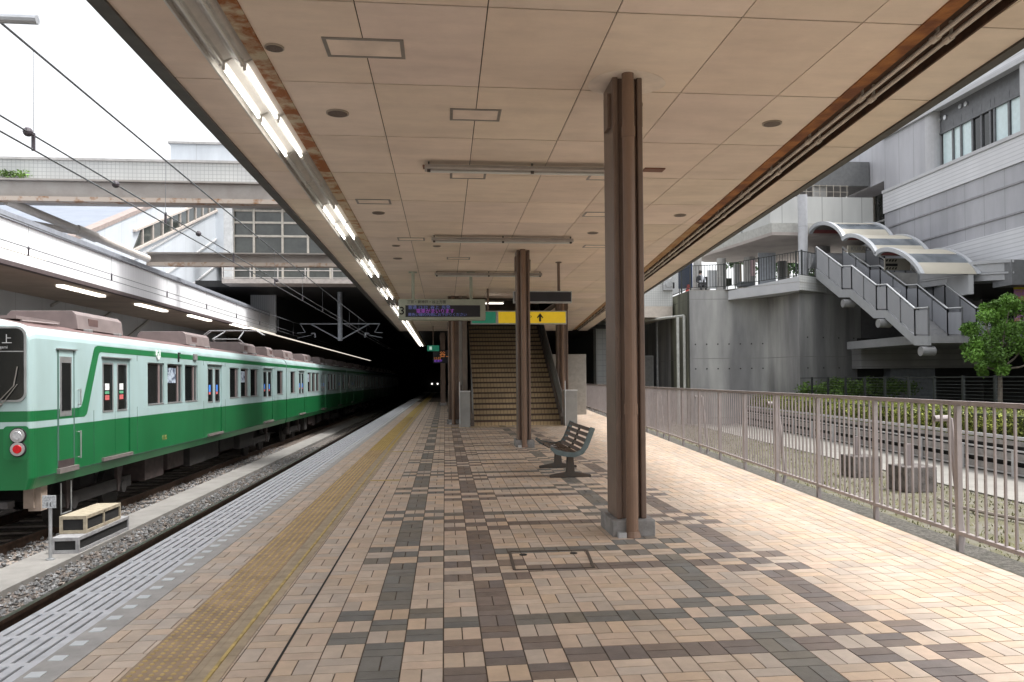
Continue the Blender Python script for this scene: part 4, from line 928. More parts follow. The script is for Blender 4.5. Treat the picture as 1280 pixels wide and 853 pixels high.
g=MB(); g.ext([(XW-.26,21,-1.6),(XW-.26,46,-1.6),(XW-.26,46,topz(46)),(XW-.26,21,topz(21))],(-14,0,0)); g.build('roof',lines('roof_blue_white',(.19,.215,.26),(.13,.15,.19),1.2,0,.03,'YX',.5,.08),EN)
g=MB()
for o_ in (-1.7,-3.2,-4.6):
    a_=wy(286,262); g.bar((XW+.03,26,topz(26)+o_),(XW+.03,45.5,topz(45.5)+o_),.06,.08)
g.build('cable_duct',mat('duct_grey',(.40,.40,.40)),EN)
# bracing pipe
BP=thing('brace_pipe','thick cream bracing pipe slanting down from the high girder to the lower one','pipe',ony(183,322,29.0))
a=ony(8,251,24.5); b=ony(185,324,29.0); m_=a.lerp(b,.52)
g=MB(); g.tube(a,b,.13,14); g.build('pipe',mat('pipe_cream',(.50,.46,.42),.5,var=.08),BP,smooth=False)
g=MB(); d=(b-a).normalized(); g.tube(m_-d*.35,m_+d*.35,.17,14); g.tube(m_,m_+Vector((-2.2,-.5,.35)),.10,10); g.build('joint_collar',mat('pipe_cream',(.50,.46,.42)),BP)
# ---------------------------------------------------------------- opposite platform canopy
XF=-9.42
OC=thing('far_canopy','white fascia canopy of the opposite platform above the train','canopy',(XF,15,3.98))
zl=onx(100,353,XF).z; 
zf0=onx(0,323,XF).z; zf1=onx(0,271,XF).z
g=MB(); g.box(XF-.12,XF,-8,44,zf0,zf1); g.build('fascia',M_corrY,OC)
g=MB(); g.box(XF-.14,XF+.03,-8,44,zf0-.10,zf0-.002); g.build('bottom_edge',mat('edge_dark_mauve',(.09,.07,.07),.6),OC)
g=MB(); g.box(XF-.9,XF+.05,-8,44,zf1+.002,zf1+.16); g.box(XF-6,XF-.12,-8,44,zf1-.1,zf1); g.build('flashing',mat('flashing_grey',(.30,.32,.36),.5,.2),OC)
g=MB(); g.box(XF-9,XF-.15,-8,100,zf0-.06,zf0); g.build('ceiling',mat('far_ceiling',(.42,.34,.27),.8,var=.12,scale=1.),OC)
g=MB(); g.box(XF-7.2,XF-7,-8,110,-1.6,zf1); g.build('back_wall',mat('far_wall',(.40,.34,.28),.8,var=.15,scale=.6),OC)
g=MB(); g.box(-16.4,-9.25,-30,110,-1.6,-.02); tag(g.build('far_platform',M_concd),kind='structure')
k=0
for (px,py) in ((17,309),(103,363),(190,384),(250,397),(299,407),):
    c=onz(px,py,zf0-.06) ; c=Vector((XF-.95 if False else c.x,c.y,zf0-.06))
    t=thing('far_lamp','lit strip lamp under the opposite canopy, '+ord_(k)+' from the left','lamp',c,'strip lamps of the opposite canopy'); k+=1
    for q in (-1,1):
        g=MB(); g.box(c.x-.10,c.x+.10,c.y+q*.68-.62,c.y+q*.68+.62,zf0-.12,zf0-.0605); g.build('diffuser',mat('far_tube',(1,.94,.84),emit=1.1),t)
t=thing('far_lamp_row','continuous lit lamp row of the opposite canopy running off into the dark','lamp',(XF-1,50,3.9)); g=MB(); c=onz(330,414,zf0-.06); y=c.y-3
while y<100: g.box(c.x-.1,c.x+.1,y,y+1.3,zf0-.12,zf0-.0605); y+=1.5
g.build('diffuser',mat('far_tube_dim',(1,.9,.78),emit=.35),t)
for i,y in enumerate((13.0,20.5,28.,35.5)):
    t=thing('far_column','dark column of the opposite platform, '+ord_(i)+' from the left','column',(XF-3,y,0),'columns of the opposite platform'); g=MB(); g.box(XF-3.15,XF-2.85,y-.15,y+.15,0,zf0-.07); g.build('shaft',M_col,t)
a=ony(4,385,26); g=MB(); g.box(a.x-.2,a.x+.15,26,26.3,0,zf0-.07); tag(g.build('white_column',mat('white_col',(.5,.5,.48))),'pale column of the opposite platform above the train cab','column')
# ---------------------------------------------------------------- overhead wires
M_wire=mat('wire_dark',(.15,.16,.17),.5,.4); M_ins=mat('insulator_dark',(.06,.05,.06),.4)
def catenary(x,zc0,zm,label,y1=42.5,sag=.25,th=1.,beads=()):
    t=thing('overhead_wire',label,'wire',(x,20,zc0)); Y0=3.
    for dz,nm in ((.0,'contact_wire'),(.14,'upper_contact_wire')):
        g=MB(); g.tube((x,Y0,zc0+dz),(x,y1,zc0+dz),.009*th,6); g.tube((x,y1,zc0+dz),(x,100,zc0+dz),.011*th,6); g.build(nm,M_wire,t)
    pts=[]; n=24
    for i in range(n+1):
        y=Y0+(y1-Y0)*i/n; pts.append((x,y,zm(y)))
    g=MB(); g.path(pts,.012*th,6); g.build('messenger_wire',M_wire,t)
    y=8.
    while y<y1-1:
        g=MB(); g.tube((x,y,zc0+.14),(x,y,zm(y)),.0035,4); g.build('dropper',M_wire,t)
        g=MB(); g.bar((x,y,zc0-.01),(x,y,zc0+.16),.03,.02,(0,1,0)); g.build('clamp',M_ins,t); y+=3.6
    for y in beads:
        g=MB(); g.ball((x,y,zc0+.14),.045,10,6); g.build('insulator',M_ins,t)
    return t
def near_m(y): 
    # sagging messenger over the near track
    u=(y-4)/(42-4); return 4.58*(1-u)+4.0*u-.45*4*u*(1-u)*.35
za=onx(0,164,-3.9).z; zb_=onx(0,148,-3.9).z
catenary(-3.9,za,lambda y:za+1.02-.020*(y-5)+.0003*(y-5)**2 if y<42 else za+.6,'catenary wires with dark clamps over the empty near track',beads=(7.9,9.9,13.1,19.0))
zq=onx(0,309,-7.5).z
catenary(-7.5,zq,lambda y:zq+.55+.0003*(y-22)**2,'catenary wires over the train track, seen against the white fascia')
g=MB(); c=ony(5,23,6.2); g.tube((c.x-.6,6.2,c.z+.0),(ony(47,25,6.2).x,6.2,ony(47,25,6.2).z),.035,10); tag(g.build('hanger_bar',mat('bar_pale',(.45,.47,.5),.4,.4)),'short pale bar end of the wire support, top left corner','bar')
# hanging mast with arms
YM=42.5; a=ony(425,385,YM); b=ony(425,424,YM)
MS=thing('catenary_mast','galvanised hanging mast with two outstretched arms under the station building','mast',(a.x,YM,b.z))
M_mast=mat('mast_galv',(.35,.38,.42),.5,.3)
g=MB(); g.tube((a.x,YM,b.z-.1),(a.x,YM,zb+.1),.13,10); g.build('mast',M_mast,MS)
lx,rx=ony(375,405,YM).x,ony(475,405,YM).x; zz=ony(425,405,YM).z
g=MB(); g.tube((lx,YM,zz),(rx,YM,zz),.035,8); g.build('crossarm',M_mast,MS)
for s_ in (-1,1):
    e=(a.x+s_*(rx-lx)*.37,YM,zz); g=MB(); g.tube((a.x+s_*.1,YM,b.z),e,.035,8); g.build('strut',M_mast,MS)
    g=MB(); q=a.x+s_*1.9; g.path([(q+s_*.15,YM,zz),(q-s_*.1,YM,zz-.45),(q-s_*.6+s_*.9,YM,zz-.48)],.022,6); g.path([(q-s_*.4,YM,zz-.52),(q-s_*.6,YM,zz-.50),(q-s_*.62,YM,zz-.72)],.04,6); g.path([(q-s_*.4,YM,zz-.6),(q+s_*.3,YM,zz-.75)],.02,6); g.build('steady_arm',M_mast,MS)
# far train headlights
a=ony(540,480,95); b=ony(547,480,95)
FT=thing('distant_train','distant train in the dark tunnel showing two small white headlights','train',((a.x+b.x)/2,95,-1)); g=MB(); g.box(a.x-1.,b.x+1.2,95,108,-.9,2.4); g.build('body',M_dark,FT)
for p in (a,b): g=MB(); g.tube((p.x,95,p.z),(p.x,94.9,p.z),.10,10); g.build('headlight',mat('headlight_lit',(1,.95,.9),emit=.8),FT)
# ================================================================ right of the platform
GZ=-.9
def bx(y): return 12.0+.10*(y-12)          # barrier line
g=MB(); g.poly([(pr(-20)+.3,-20,GZ),(90,-20,GZ),(90,34,GZ),(20,60,GZ),(pr(60)+.3,60,GZ)]); tag(g.build('grass_ground',mat('grassy_gravel',(.105,.10,.055),.95,c2=(.15,.14,.115),scale=2.2,lo=.40,hi=.58,bump=.7,bscale=50)),kind='structure')
g=MB(); g.prism([(9.3-.9,-10),(10.6,-10),(10.4+4.4,44),(9.3+3.0,44)],GZ+.004,GZ+.03); tag(g.build('path',mat('path_concrete',(.24,.23,.21),.85,var=.12,scale=2)),kind='structure')
g=MB(); R3=random.Random(5)
for _ in range(16000):
    y=5+35*R3.random()**1.2; x=R3.uniform(pr(y)+.6,bx(y)); 
    if 9.3-.9+(y+10)*.072<x<10.6+(y+10)*.078: continue
    h=R3.uniform(.02,.07); a=R3.uniform(0,6.28); w_=.012; dx,dy=math.cos(a)*w_,math.sin(a)*w_; lx_,ly_=R3.uniform(-.04,.04),R3.uniform(-.04,.04)
    g.tone=R3.choice((.8,1.,1.2,(1.3,1.1,.8)))
    g.add([(x-dx,y-dy,GZ),(x+dx,y+dy,GZ),(x+lx_,y+ly_,GZ+h)],[(0,1,2)])
tag(g.build('grass',mat('grass_blade',(.13,.135,.05),.8,var=.25,scale=3,attr=True)),'sparse yellow green grass growing beside the disused trackbed','grass',kind='stuff')
# pipe lying in the grass
g=MB(); pts=[onz(x,y,GZ+.06) for x,y in ((1173,624),(1200,634),(1240,643),(1279,650),(1340,662))]; g.path([tuple(p) for p in pts],.03,6); tag(g.build('cable_duct',mat('duct_brownish',(.24,.21,.18))),'thin cable duct lying in the grass behind the railing','duct')
# concrete footings with stub posts
for i,((xa,ya),(xb,yb),h) in enumerate((((1060,596),(1090,598),.48),((1122,614),(1165,618),.50))):
    a=onz(xa,ya,GZ); b=onz(xb,yb,GZ); wd=(b.x-a.x)
    t=thing('footing','dark concrete footing block with a stub post, '+('farther','nearer')[i]+' one behind the railing','block',((a.x+b.x)/2,a.y,GZ))
    g=MB(); g.box(a.x,a.x+wd+.25,a.y-.3,a.y+.35,GZ,GZ+h); g.build('block',mat('footing_conc',(.14,.125,.12),.9,c2=(.05,.045,.04),scale=6,lo=.35,hi=.55,bump=.4),t,bevel=.02)
    g=MB(); g.box(a.x+wd/2,a.x+wd/2+.12,a.y-.02,a.y+.1,GZ+h,GZ+h+.42); g.build('stub_post',mat('stub_mauve',(.20,.17,.17)),t)
# plank barrier
BAR=thing('plank_barrier','long weathered grey barrier of horizontal boards in front of the hedge','barrier',(bx(16),16,GZ))
M_bar=mat('barrier_grey',(.30,.285,.275),.8,var=.2,scale=5); M_bard=mat('barrier_light',(.50,.50,.50),.7)
for z,h,m_ in ((.88,.07,M_bard),(.76,.10,M_bar),(.60,.035,M_bard),(.46,.16,M_bar),(.38,.03,M_bard),(.18,.14,M_bar),(.09,.035,M_bard)):
    g=MB(); g.bar((bx(4),4,GZ+z),(bx(46),46,GZ+z),.05,h); g.build('board',m_,BAR)
y=8.
while y<45: g=MB(); g.box(bx(y)-.10,bx(y)-.045,y,y+.07,GZ,GZ+.62); g.build('post',M_bard,BAR); y+=2.0
g=MB(); g.bar((bx(4)+.12,4,GZ+.4),(bx(46)+.12,46,GZ+.4),.03,.75); g.build('gap_shade',M_black,BAR)  # black sheet paints the dark gaps between the boards
# foliage
def leaf_mat(n,c): 
    m=mat(n,c,.6,var=.35,scale=1.5,attr=True); b=m.node_tree.nodes['Principled BSDF']; return m
def leaves(name,m,cents,nper,size,parent=None,seed=1,flat=False):
    rg=np.random.RandomState(seed); V=[];T=[]
    for (c,r) in cents:
        k=nper; d=rg.normal(size=(k,3)); d/=np.linalg.norm(d,axis=1)[:,None]; rr=(rg.rand(k,1)**.45)
        p=np.array(c)+d*rr*np.array(r)
        ctone=rg.uniform(.65,1.35)
        u=rg.normal(size=(k,3)); u/=np.linalg.norm(u,axis=1)[:,None]; v=np.cross(u,rg.normal(size=(k,3))); v/=np.linalg.norm(v,axis=1)[:,None]
        s=size*rg.uniform(.6,1.3,(k,1))
        q=np.stack([p-u*s,p-v*s*.45,p+u*s,p+v*s*.45],1); V.append(q.reshape(-1,3)); T+=list(np.clip(ctone*rg.uniform(.75,1.25,k),.4,1.7))
    V=np.concatenate(V); n=len(V)//4
    me=bpy.data.meshes.new(name); me.from_pydata([tuple(x) for x in V.tolist()],[],[(4*i,4*i+1,4*i+2,4*i+3) for i in range(n)]); me.materials.append(m)
    at=me.attributes.new('tone','FLOAT_COLOR','FACE'); buf=[]
    for t in T: buf+=[t,t,t*.8,1]
    at.data.foreach_set('color',buf); o=bpy.data.objects.new(name,me); col.objects.link(o)
    if parent is not None: o.parent=parent; o.matrix_parent_inverse=Matrix.Translation(-Vector(parent.location))
    return o
M_hedge=leaf_mat('hedge_leaf',(.22,.25,.05)); M_shrub=leaf_mat('shrub_leaf',(.10,.18,.04)); M_tree=leaf_mat('tree_leaf',(.11,.23,.04)); M_dkt=leaf_mat('dark_tree_leaf',(.045,.10,.035))
HG=thing('hedge','long clipped yellow green hedge behind the plank barrier','hedge',(bx(18)+1,18,GZ))
rg=random.Random(9); ce=[]; y=6.
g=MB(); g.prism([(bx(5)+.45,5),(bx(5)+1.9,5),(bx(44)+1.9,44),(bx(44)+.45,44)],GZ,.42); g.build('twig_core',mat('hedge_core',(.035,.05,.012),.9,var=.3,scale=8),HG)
while y<44:
    for q in range(3): ce.append(((bx(y)+.55+q*.55+rg.uniform(-.1,.1),y+rg.uniform(-.2,.2),.34+rg.uniform(-.06,.06)),(.36,.42,.25)))
    for z in (-.6,-.3,-.02,.2): ce.append(((bx(y)+.42+rg.uniform(-.05,.05),y+rg.uniform(-.2,.2),z),(.16,.4,.22)))
    y+=.42
leaves('foliage',M_hedge,ce,150,.038,HG,2)
# black mesh fence on the bank
def fx(y): return 13.3+.075*(y-8)+.9
MF=thing('mesh_fence','low black mesh fence with thin posts on the bank beyond the hedge','fence',(fx(25),25,.2))
M_blk=mat('fence_black',(.025,.03,.03),.5); M_net=mat('fence_wire_grey',(.16,.18,.18),.5)
ytop=lambda y:1.30
def fpt(px): # where the fence line crosses the sight line
    d=ray(px,476); 
    t=(13.3+.9-.075*8)/(d.x-.075*d.y); return Vector((d.x*t,d.y*t,0))
fp=[fpt(p) for p in (955,978,996,1015,1035,1057,1081,1106,1136,1168,1204,1244,1292,1350)]
for p in fp: g=MB(); g.box(p.x-.035,p.x+.035,p.y-.035,p.y+.035,.0,1.36); g.build('post',M_blk,MF)
for z in (1.32,.42): g=MB(); g.bar((fp[0].x,fp[0].y,z),(fp[-1].x,fp[-1].y,z),.025,.03); g.build('rail',M_blk,MF)
g=MB(); z=.5
while z<1.3: g.bar((fp[0].x,fp[0].y,z),(fp[-1].x,fp[-1].y,z),.005,.005); z+=.10
g.build('mesh',M_net,MF)
# shrubs behind fence
for i,(px,w_) in enumerate(((1030,1.6),(1062,1.8),(1095,1.5),(1118,1.2))):
    c=ony(px,484,34); t=thing('shrub','leafy green shrub behind the black mesh fence, '+ord_(i)+' from the left','shrub',(c.x,34,.0),'shrubs behind the mesh fence')
    cs=[((c.x+rg.uniform(-w_,w_)*.6,34+rg.uniform(-.4,.4),.75+rg.uniform(-.3,.5)*(.8 if i==1 else .5)),(.5,.4,.35)) for _ in range(9)]
    leaves('foliage',M_shrub,cs,130,.075,t,20+i)
    g=MB(); [g.tube((c.x+q*.2,34,GZ),(c.x+q*.5,34,.7),.03,5,.01) for q in (-1,0,1)]; g.build('stem',mat('bark',(.16,.13,.10),.9,var=.2),t)
# street tree
TRY=24.; tb=ony(1250,500,TRY); TR=thing('street_tree','young broadleaf tree with a bright green crown in front of the building, right edge','tree',(tb.x,TRY,-.3))
g=MB(); f1=ony(1250,462,TRY); f2=ony(1240,440,TRY)
g.tube((tb.x,TRY,-.4),f1,.085,8,.06); 
limbs=[]
for tgt in ((1215,452),(1236,425),(1262,415),(1285,430),(1230,400),(1300,450),(1262,385)):
    e=ony(*tgt,TRY+rg.uniform(-.7,.7)); m_=Vector(f1).lerp(e,.5)+Vector((rg.uniform(-.08,.08),0,-.08)); g.tube(f1,m_,.042,6,.03); g.tube(m_,e,.03,6,.01); limbs.append(e)
g.build('trunk',mat('bark_grey',(.20,.17,.14),.9,var=.25,scale=8,bump=.3),TR)
cs=[]
for px,py,r in ((1222,440,.42),(1218,412,.38),(1232,398,.42),(1238,425,.5),(1252,390,.5),(1262,410,.55),(1275,385,.5),(1245,445,.42),(1278,430,.5),(1292,405,.6),(1310,420,.6),(1225,460,.22),(1250,462,.28),(1300,445,.45),(1330,430,.6),(1262,378,.30),(1320,400,.6),(1238,378+6,.25),(1214,428,.25)):
    for q in range(3):
        c=ony(px+rg.uniform(-7,7),py+rg.uniform(-7,7),TRY+rg.uniform(-.9,.9)); cs.append((tuple(c),(r*.8,r*.8,r*.62)))
leaves('crown',M_tree,cs,300,.058,TR,5)
# trees seen beyond the plaza
for i,(px,py,y,r) in enumerate(((962,315,56,2.6),(985,320,58,2.4),(1018,325,57,2.2),(925,316,60,1.4))):
    c=ony(px,py,y); t=thing('plaza_tree','dark green tree beyond the plaza columns, '+ord_(i)+' one','tree',(c.x,y,5.6),'trees beyond the plaza')
    leaves('crown',M_dkt,[((c.x+rg.uniform(-r,r)*.6,y+rg.uniform(-1,1),c.z+rg.uniform(-r,r)*.5),(r*.5,r*.5,r*.4)) for _ in range(14)],110,.16,t,40+i)
    g=MB(); g.tube((c.x,y,5.6),(c.x,y,c.z),.18,8,.1); g.build('trunk',mat('bark',(.16,.13,.10)),t)
# concrete abutment
M_ab=lines('abutment_concrete',(.40,.40,.39),(.22,.22,.215),0,2.9,.03,'YZ',.85,.14,.48,off=(0,.6))
M_moss=lines('abutment_mossy',(.22,.225,.17),(.12,.12,.10),0,2.9,.03,'YZ',.9,.2,.7,off=(0,.6))
M_tie=mat('tie_hole',(.05,.05,.05),.9)
def pl(px,y): p=ony(px,400,y); return (p.x,y)
a0,a1,a2,a3,a4,a5=pl(838,41),pl(862,37.5),pl(906,37.3),pl(960,37.),pl(999,34.6),pl(1076,36.0)
ZT=ony(900,363,37.3).z
AB=thing('concrete_abutment','tall streaked concrete retaining wall carrying the plaza, with dark rain stains','wall',(a3[0],37,-1))
def wall2(g,p,q,z0,z1,th=.5):
    d=Vector((q[0]-p[0],q[1]-p[1])).normalized(); n_=Vector((-d.y,d.x))*th; g.prism([p,q,(q[0]+n_.x,q[1]+n_.y),(p[0]+n_.x,p[1]+n_.y)],z0,z1)
g=MB(); wall2(g,a0,a1,-1.5,ZT); g.build('mossy_face',M_moss,AB)
g=MB(); g.prism([a1,a2,a3,a4,a5,(a5[0],48),(a1[0]+.2,48)],-1.5,ZT-.02); g.build('main_face',M_ab,AB)
def holes(p,q,n,zs):
    for i in range(n):
        for z in zs:
            t_=(i+.5)/n; x=p[0]+(q[0]-p[0])*t_; y=p[1]+(q[1]-p[1])*t_; d=Vector((q[1]-p[1],-(q[0]-p[0]),0)).normalized()*.012
            g=MB(); g.tube((x-d.x,y-d.y,z),(x+d.x,y+d.y,z),.036,8); g.build('tie_hole',M_tie,AB)
holes(a1,a3,7,(ony(900,430,37).z,ony(900,461,37).z)); holes(a4,a5,4,(ony(1040,422,35).z,ony(1040,460,35).z))
# plaza slab edge
PZ=5.58
M_wht=mat('slab_edge_white',(.50,.51,.53),.6,var=.06,scale=1.5)
SLB=thing('plaza_deck','raised plaza deck with a white cantilevered edge beam','deck',(18,37,PZ))
e0,e1=pl(911,37.0),pl(1000,33.9)
g=MB(); zt0,zb0=ony(911,364,37.).z,ony(911,375,37.).z; zt1,zb1_=ony(1000,345,33.9).z,ony(1000,363,33.9).z
g.add([(e0[0],e0[1],zb0),(e1[0],e1[1],zb1_),(e1[0],e1[1],zt1),(e0[0],e0[1],zt0),(e0[0]+.3,e0[1]+1.2,zb0),(e1[0]+.5,e1[1]+1.2,zb1_),(e1[0]+.5,e1[1]+1.2,zt1),(e0[0]+.3,e0[1]+1.2,zt0)],[(0,1,2,3),(4,7,6,5),(0,4,5,1),(3,2,6,7),(0,3,7,4),(1,5,6,2)])
g.build('edge_beam',M_wht,SLB)
e2=pl(1034,35.2); g=MB(); g.prism([(e1[0]+.01,e1[1]+.02),(e2[0],e2[1]),(e2[0],e2[1]+1.5),(e1[0]+.6,e1[1]+1.6)],ony(1010,364,34.5).z,ony(1010,346,34.5).z); g.build('tiled_end',M_tile,SLB)
g=MB(); g.prism([a0,a1,a2,e0,e1,e2,(24,36),(24,70),(a0[0]-.2,70)],ZT-.015,ZT+.015); g.build('paving',mat('plaza_paving',(.36,.35,.33),.8),SLB)
# plaza railing
PR=thing('plaza_railing','black railing with upright bars along the raised plaza','railing',(a2[0],37,ZT))
rp=[(a0[0]+.1,a0[1]),(a1[0]+.1,a1[1]+.1),(a2[0],a2[1]+.05),(e1[0]+.25,e1[1]+.3),(pl(1034,35.6))]
zr=ZT+.02
lift=[0,0,0.05,.22,.22]
pos=[]
for (p,q,l0,l1) in zip(rp,rp[1:],lift,lift[1:]):
    L_=math.dist(p,q); n=max(1,int(L_/.13))
    for z in (1.2,.12): g=MB(); g.bar((p[0],p[1],zr+l0+z),(q[0],q[1],zr+l1+z),.035,.03); g.build('rail',M_blk,PR)
    for i in range(n): t_=i/n; pos.append((p[0]+(q[0]-p[0])*t_,p[1]+(q[1]-p[1])*t_,zr+l0+(l1-l0)*t_,i%14==0))
rest=MB(); nb=0
for i,(x,y,z,big) in enumerate(pos):
    if big: g=MB(); g.box(x-.03,x+.03,y-.03,y+.03,z-.02,z+1.25); g.build('post',M_blk,PR); continue
    q=MB() if nb<90 and i>15 else rest
    q.box(x-.010,x+.010,y-.010,y+.010,z+.1,z+1.2)
    if q is not rest: q.build('baluster',M_blk,PR); nb+=1
o=rest.build('far_balusters',M_blk,PR); o['kind']='stuff'
# round columns
M_rc=mat('round_column',(.36,.355,.345),.6,var=.12,scale=3); M_rcm=mat('round_column_metal',(.50,.51,.54),.45,.2,var=.06)
zso=ony(965,300,44).z
def rcol(px,py,y,r,z1,m,lab):
    c=ony(px,py,y); t=thing('round_column',lab,'column',(c.x,y,ZT),'round plaza columns'); g=MB(); g.tube((c.x,y,ZT),(c.x,y,z1),r,20); g.build('shaft',m,t,smooth=False)
    z=ZT+1.2
    g=MB()
    while z<z1: g.tube((c.x,y,z),(c.x,y,z+.02),r+.006,20); z+=1.6
    g.build('joint_ring',M_galv,t)
SOF=8.35
rcol(872,350,41,.22,SOF-.5,M_rc,'round plaza column nearest the blue panel, leftmost'); rcol(902,350,41.5,.25,SOF-.5,M_rc,'round plaza column between the two white panels')
rcol(937,345,41,.30,SOF-.5,M_rc,'round plaza column with a pink poster beside it'); rcol(978,340,43,.26,SOF-.4,mat('round_column_dark',(.16,.16,.16),.6),'dark round plaza column in front of the tree')
rcol(1004,330,35.6,.22,SOF+1.6,M_rcm,'pale metal round column in front, left of the arched vaults'); rcol(1028,320,39.5,.40,SOF,mat('round_column_mid',(.26,.26,.265),.6),'thick grey round column under the first arched vault')
rcol(1069,300,39.5,.32,13.,M_rcm,'tall pale round column at the corner of the building'); rcol(1072,340,38.5,.45,7.9,M_rc,'thick pale column under the second arched vault')
# upper deck
UD=thing('upper_deck','upper walkway deck with white panels and a dull underside over the plaza','deck',(18,40,SOF))
q0,q1,q2,q3=pl(868,44),pl(934,38.6),pl(966,36.3),pl(1011,36.3)
zU=ony(980,293,36.3).z; zU1=ony(980,279,36.3).z
g=MB(); g.prism([q0,q1,q2,q3,(22,36.3),(22,45),(q0[0]+1,45)],zU-.05,zU+.1); g.build('underside',mat('soffit_concrete',(.36,.32,.30),.8,var=.12,scale=1),UD)
g=MB()
for p,q in ((q0,q1),(q1,q2),(q2,q3),(q3,(21.,36.3))): wall2(g,p,q,zU+.101,zU1,.3)
g.build('edge_trim',mat('edge_trim_grey',(.40,.40,.38),.6),UD)
zp=ony(1030,247,36.8).z
g=MB()
for p,q in (((q0[0]+.1,q0[1]+.4),(q1[0]+.1,q1[1]+.4)),((q1[0]+.1,q1[1]+.4),(q2[0]+.1,q2[1]+.4)),((q2[0]+.1,q2[1]+.4),(21.,36.7))): wall2(g,p,q,zU1-.05,zp,.15)
g.build('parapet_panel',lines('parapet_white',(.52,.53,.52),(.22,.22,.22),1.02,0,.03,'XZ',.5,.05,.08),UD)
zl_=ony(1030,232,37).z; zc2=ony(1030,205,37).z
g=MB(); g.box(pl(1020,37)[0],21,37,50,zl_,zl_+1.2); g.build('roof_soffit',mat('roof_grey_dark',(.14,.145,.15),.7),UD)
LT=MB(); x=pl(1000,37)[0]
while x<pl(1062,37)[0]: LT.box(x,x+.02,36.9,36.93,zp,zl_); x+=.35
z=zp
while z<zl_: LT.box(pl(1000,37)[0],pl(1062,37)[0],36.93,36.95,z,z+.02); z+=.3
LT.build('lattice',mat('lattice_beige',(.40,.37,.32)),UD)
g=MB(); g.box(pl(1020,37.2)[0],pl(1036,37.2)[0],37.2,37.4,zp,zl_); g.build('mullion_block',M_rc,UD)
# panels, posters on the plaza
def board(name,pxa,pya,pxb,pyb,y,m,lab,cat='panel',d=.08):
    a=ony(pxa,pya,y); b=ony(pxb,pyb,y); g=MB(); g.box(a.x,b.x,y,y+d,max(ZT,b.z),a.z); 
    t=thing(name,lab,cat,((a.x+b.x)/2,y,ZT)); g.build('board',m,t); g=MB(); g.box(a.x+.05,a.x+.1,y+d,y+d+.04,ZT,a.z-.1); g.box(b.x-.1,b.x-.05,y+d,y+d+.04,ZT,a.z-.1); g.build('support',M_galv,t); return t
M_pw=mat('panel_white',(.62,.64,.66),.5,var=.04)
board('white_panel',885,338,898,361,42,M_pw,'narrow white panel behind the plaza railing, left one'); board('white_panel',948,316,970,358,40,mat('panel_bluewhite',(.50,.54,.60),.4),'wide bluish white panel between the round columns')
board('white_panel',918,330,925,358,43,M_pw,'slim white banner board with a red mark near the third column')
board('notice_board',878,346,885,361,42.5,mat('board_dark',(.05,.05,.05)),'small dark notice board beside the seated person')
board('machine',908,348,915,357,42.5,mat('machine_dark',(.04,.045,.03)),'small dark machine between the second and third plaza columns','machine',.5); board('blue_hoarding',848,318,866,361,42,mat('hoarding_navy',(.02,.04,.11),.5),'dark navy hoarding at the left end of the raised plaza')
board('poster',938,325,944,345,40.6,mat('poster_pink',(.62,.45,.48)),'narrow pale pink poster hanging on a round plaza column','poster',.03)
board('sofa_bench',926,352,943,358,40.3,mat('bench_grey',(.12,.13,.14)),'low dark grey planter box at the foot of the third plaza column','planter',.6)
a=ony(833,362,41); g=MB(); g.tube((ony(855,362,42).x,41.2,ZT),(ony(855,362,42).x,41.2,ZT+.75),.28,12,.06); tag(g.build('traffic_cone',mat('cone_red',(.55,.05,.04))),'red traffic cone in front of the navy hoarding','cone')
# people on the plaza
def person(name,label,joints,edges,radii,parts,origin,scale=1.):
    t=thing(name,label,'person',origin)
    me=bpy.data.meshes.new('body'); me.from_pydata([tuple(Vector(origin)+Vector(j)*scale) for j in joints],edges,[]); o=bpy.data.objects.new('body',me); col.objects.link(o)
    me.skin_vertices or o.modifiers.new('skin','SKIN')
    if not o.modifiers: o.modifiers.new('skin','SKIN')
    if not me.skin_vertices:
        bm=bmesh.new(); bm.from_mesh(me); bm.verts.layers.skin.verify(); bm.to_mesh(me); bm.free()
    for v,r in zip(me.skin_vertices[0].data,radii): v.radius=(r*scale,r*scale)
    me.skin_vertices[0].data[0].use_root=True
    s=o.modifiers.new('sub','SUBSURF'); s.levels=1; s.render_levels=1
    bpy.context.view_layer.update()
    m2=bpy.data.meshes.new_from_object(o.evaluated_get(bpy.context.evaluated_depsgraph_get())); bpy.data.objects.remove(o)
    for m in parts['mats']: m2.materials.append(m)
    oz=origin[2]
    for p in m2.polygons: p.material_index=parts['pick']((p.center-Vector(origin))/scale); p.use_smooth=True
    b=bpy.data.objects.new('body',m2); col.objects.link(b); b.parent=t; b.matrix_parent_inverse=Matrix.Translation(-Vector(origin))
    hp=Vector(origin)+Vector(joints[parts['head']])*scale
    g=MB(); g.ball((hp.x,hp.y+.02,hp.z+.03*scale),.108*scale,12,8,1.05); g.build('hair',mat('hair_black',(.015,.012,.01),.6),t,smooth=True)
    return t
M_skin=mat('skin',(.50,.33,.25),.6,var=.04); M_blkc=mat('cloth_black',(.02,.02,.024),.8); M_whc=mat('cloth_white',(.55,.57,.62),.8)
c=ony(1042,345,38.0)
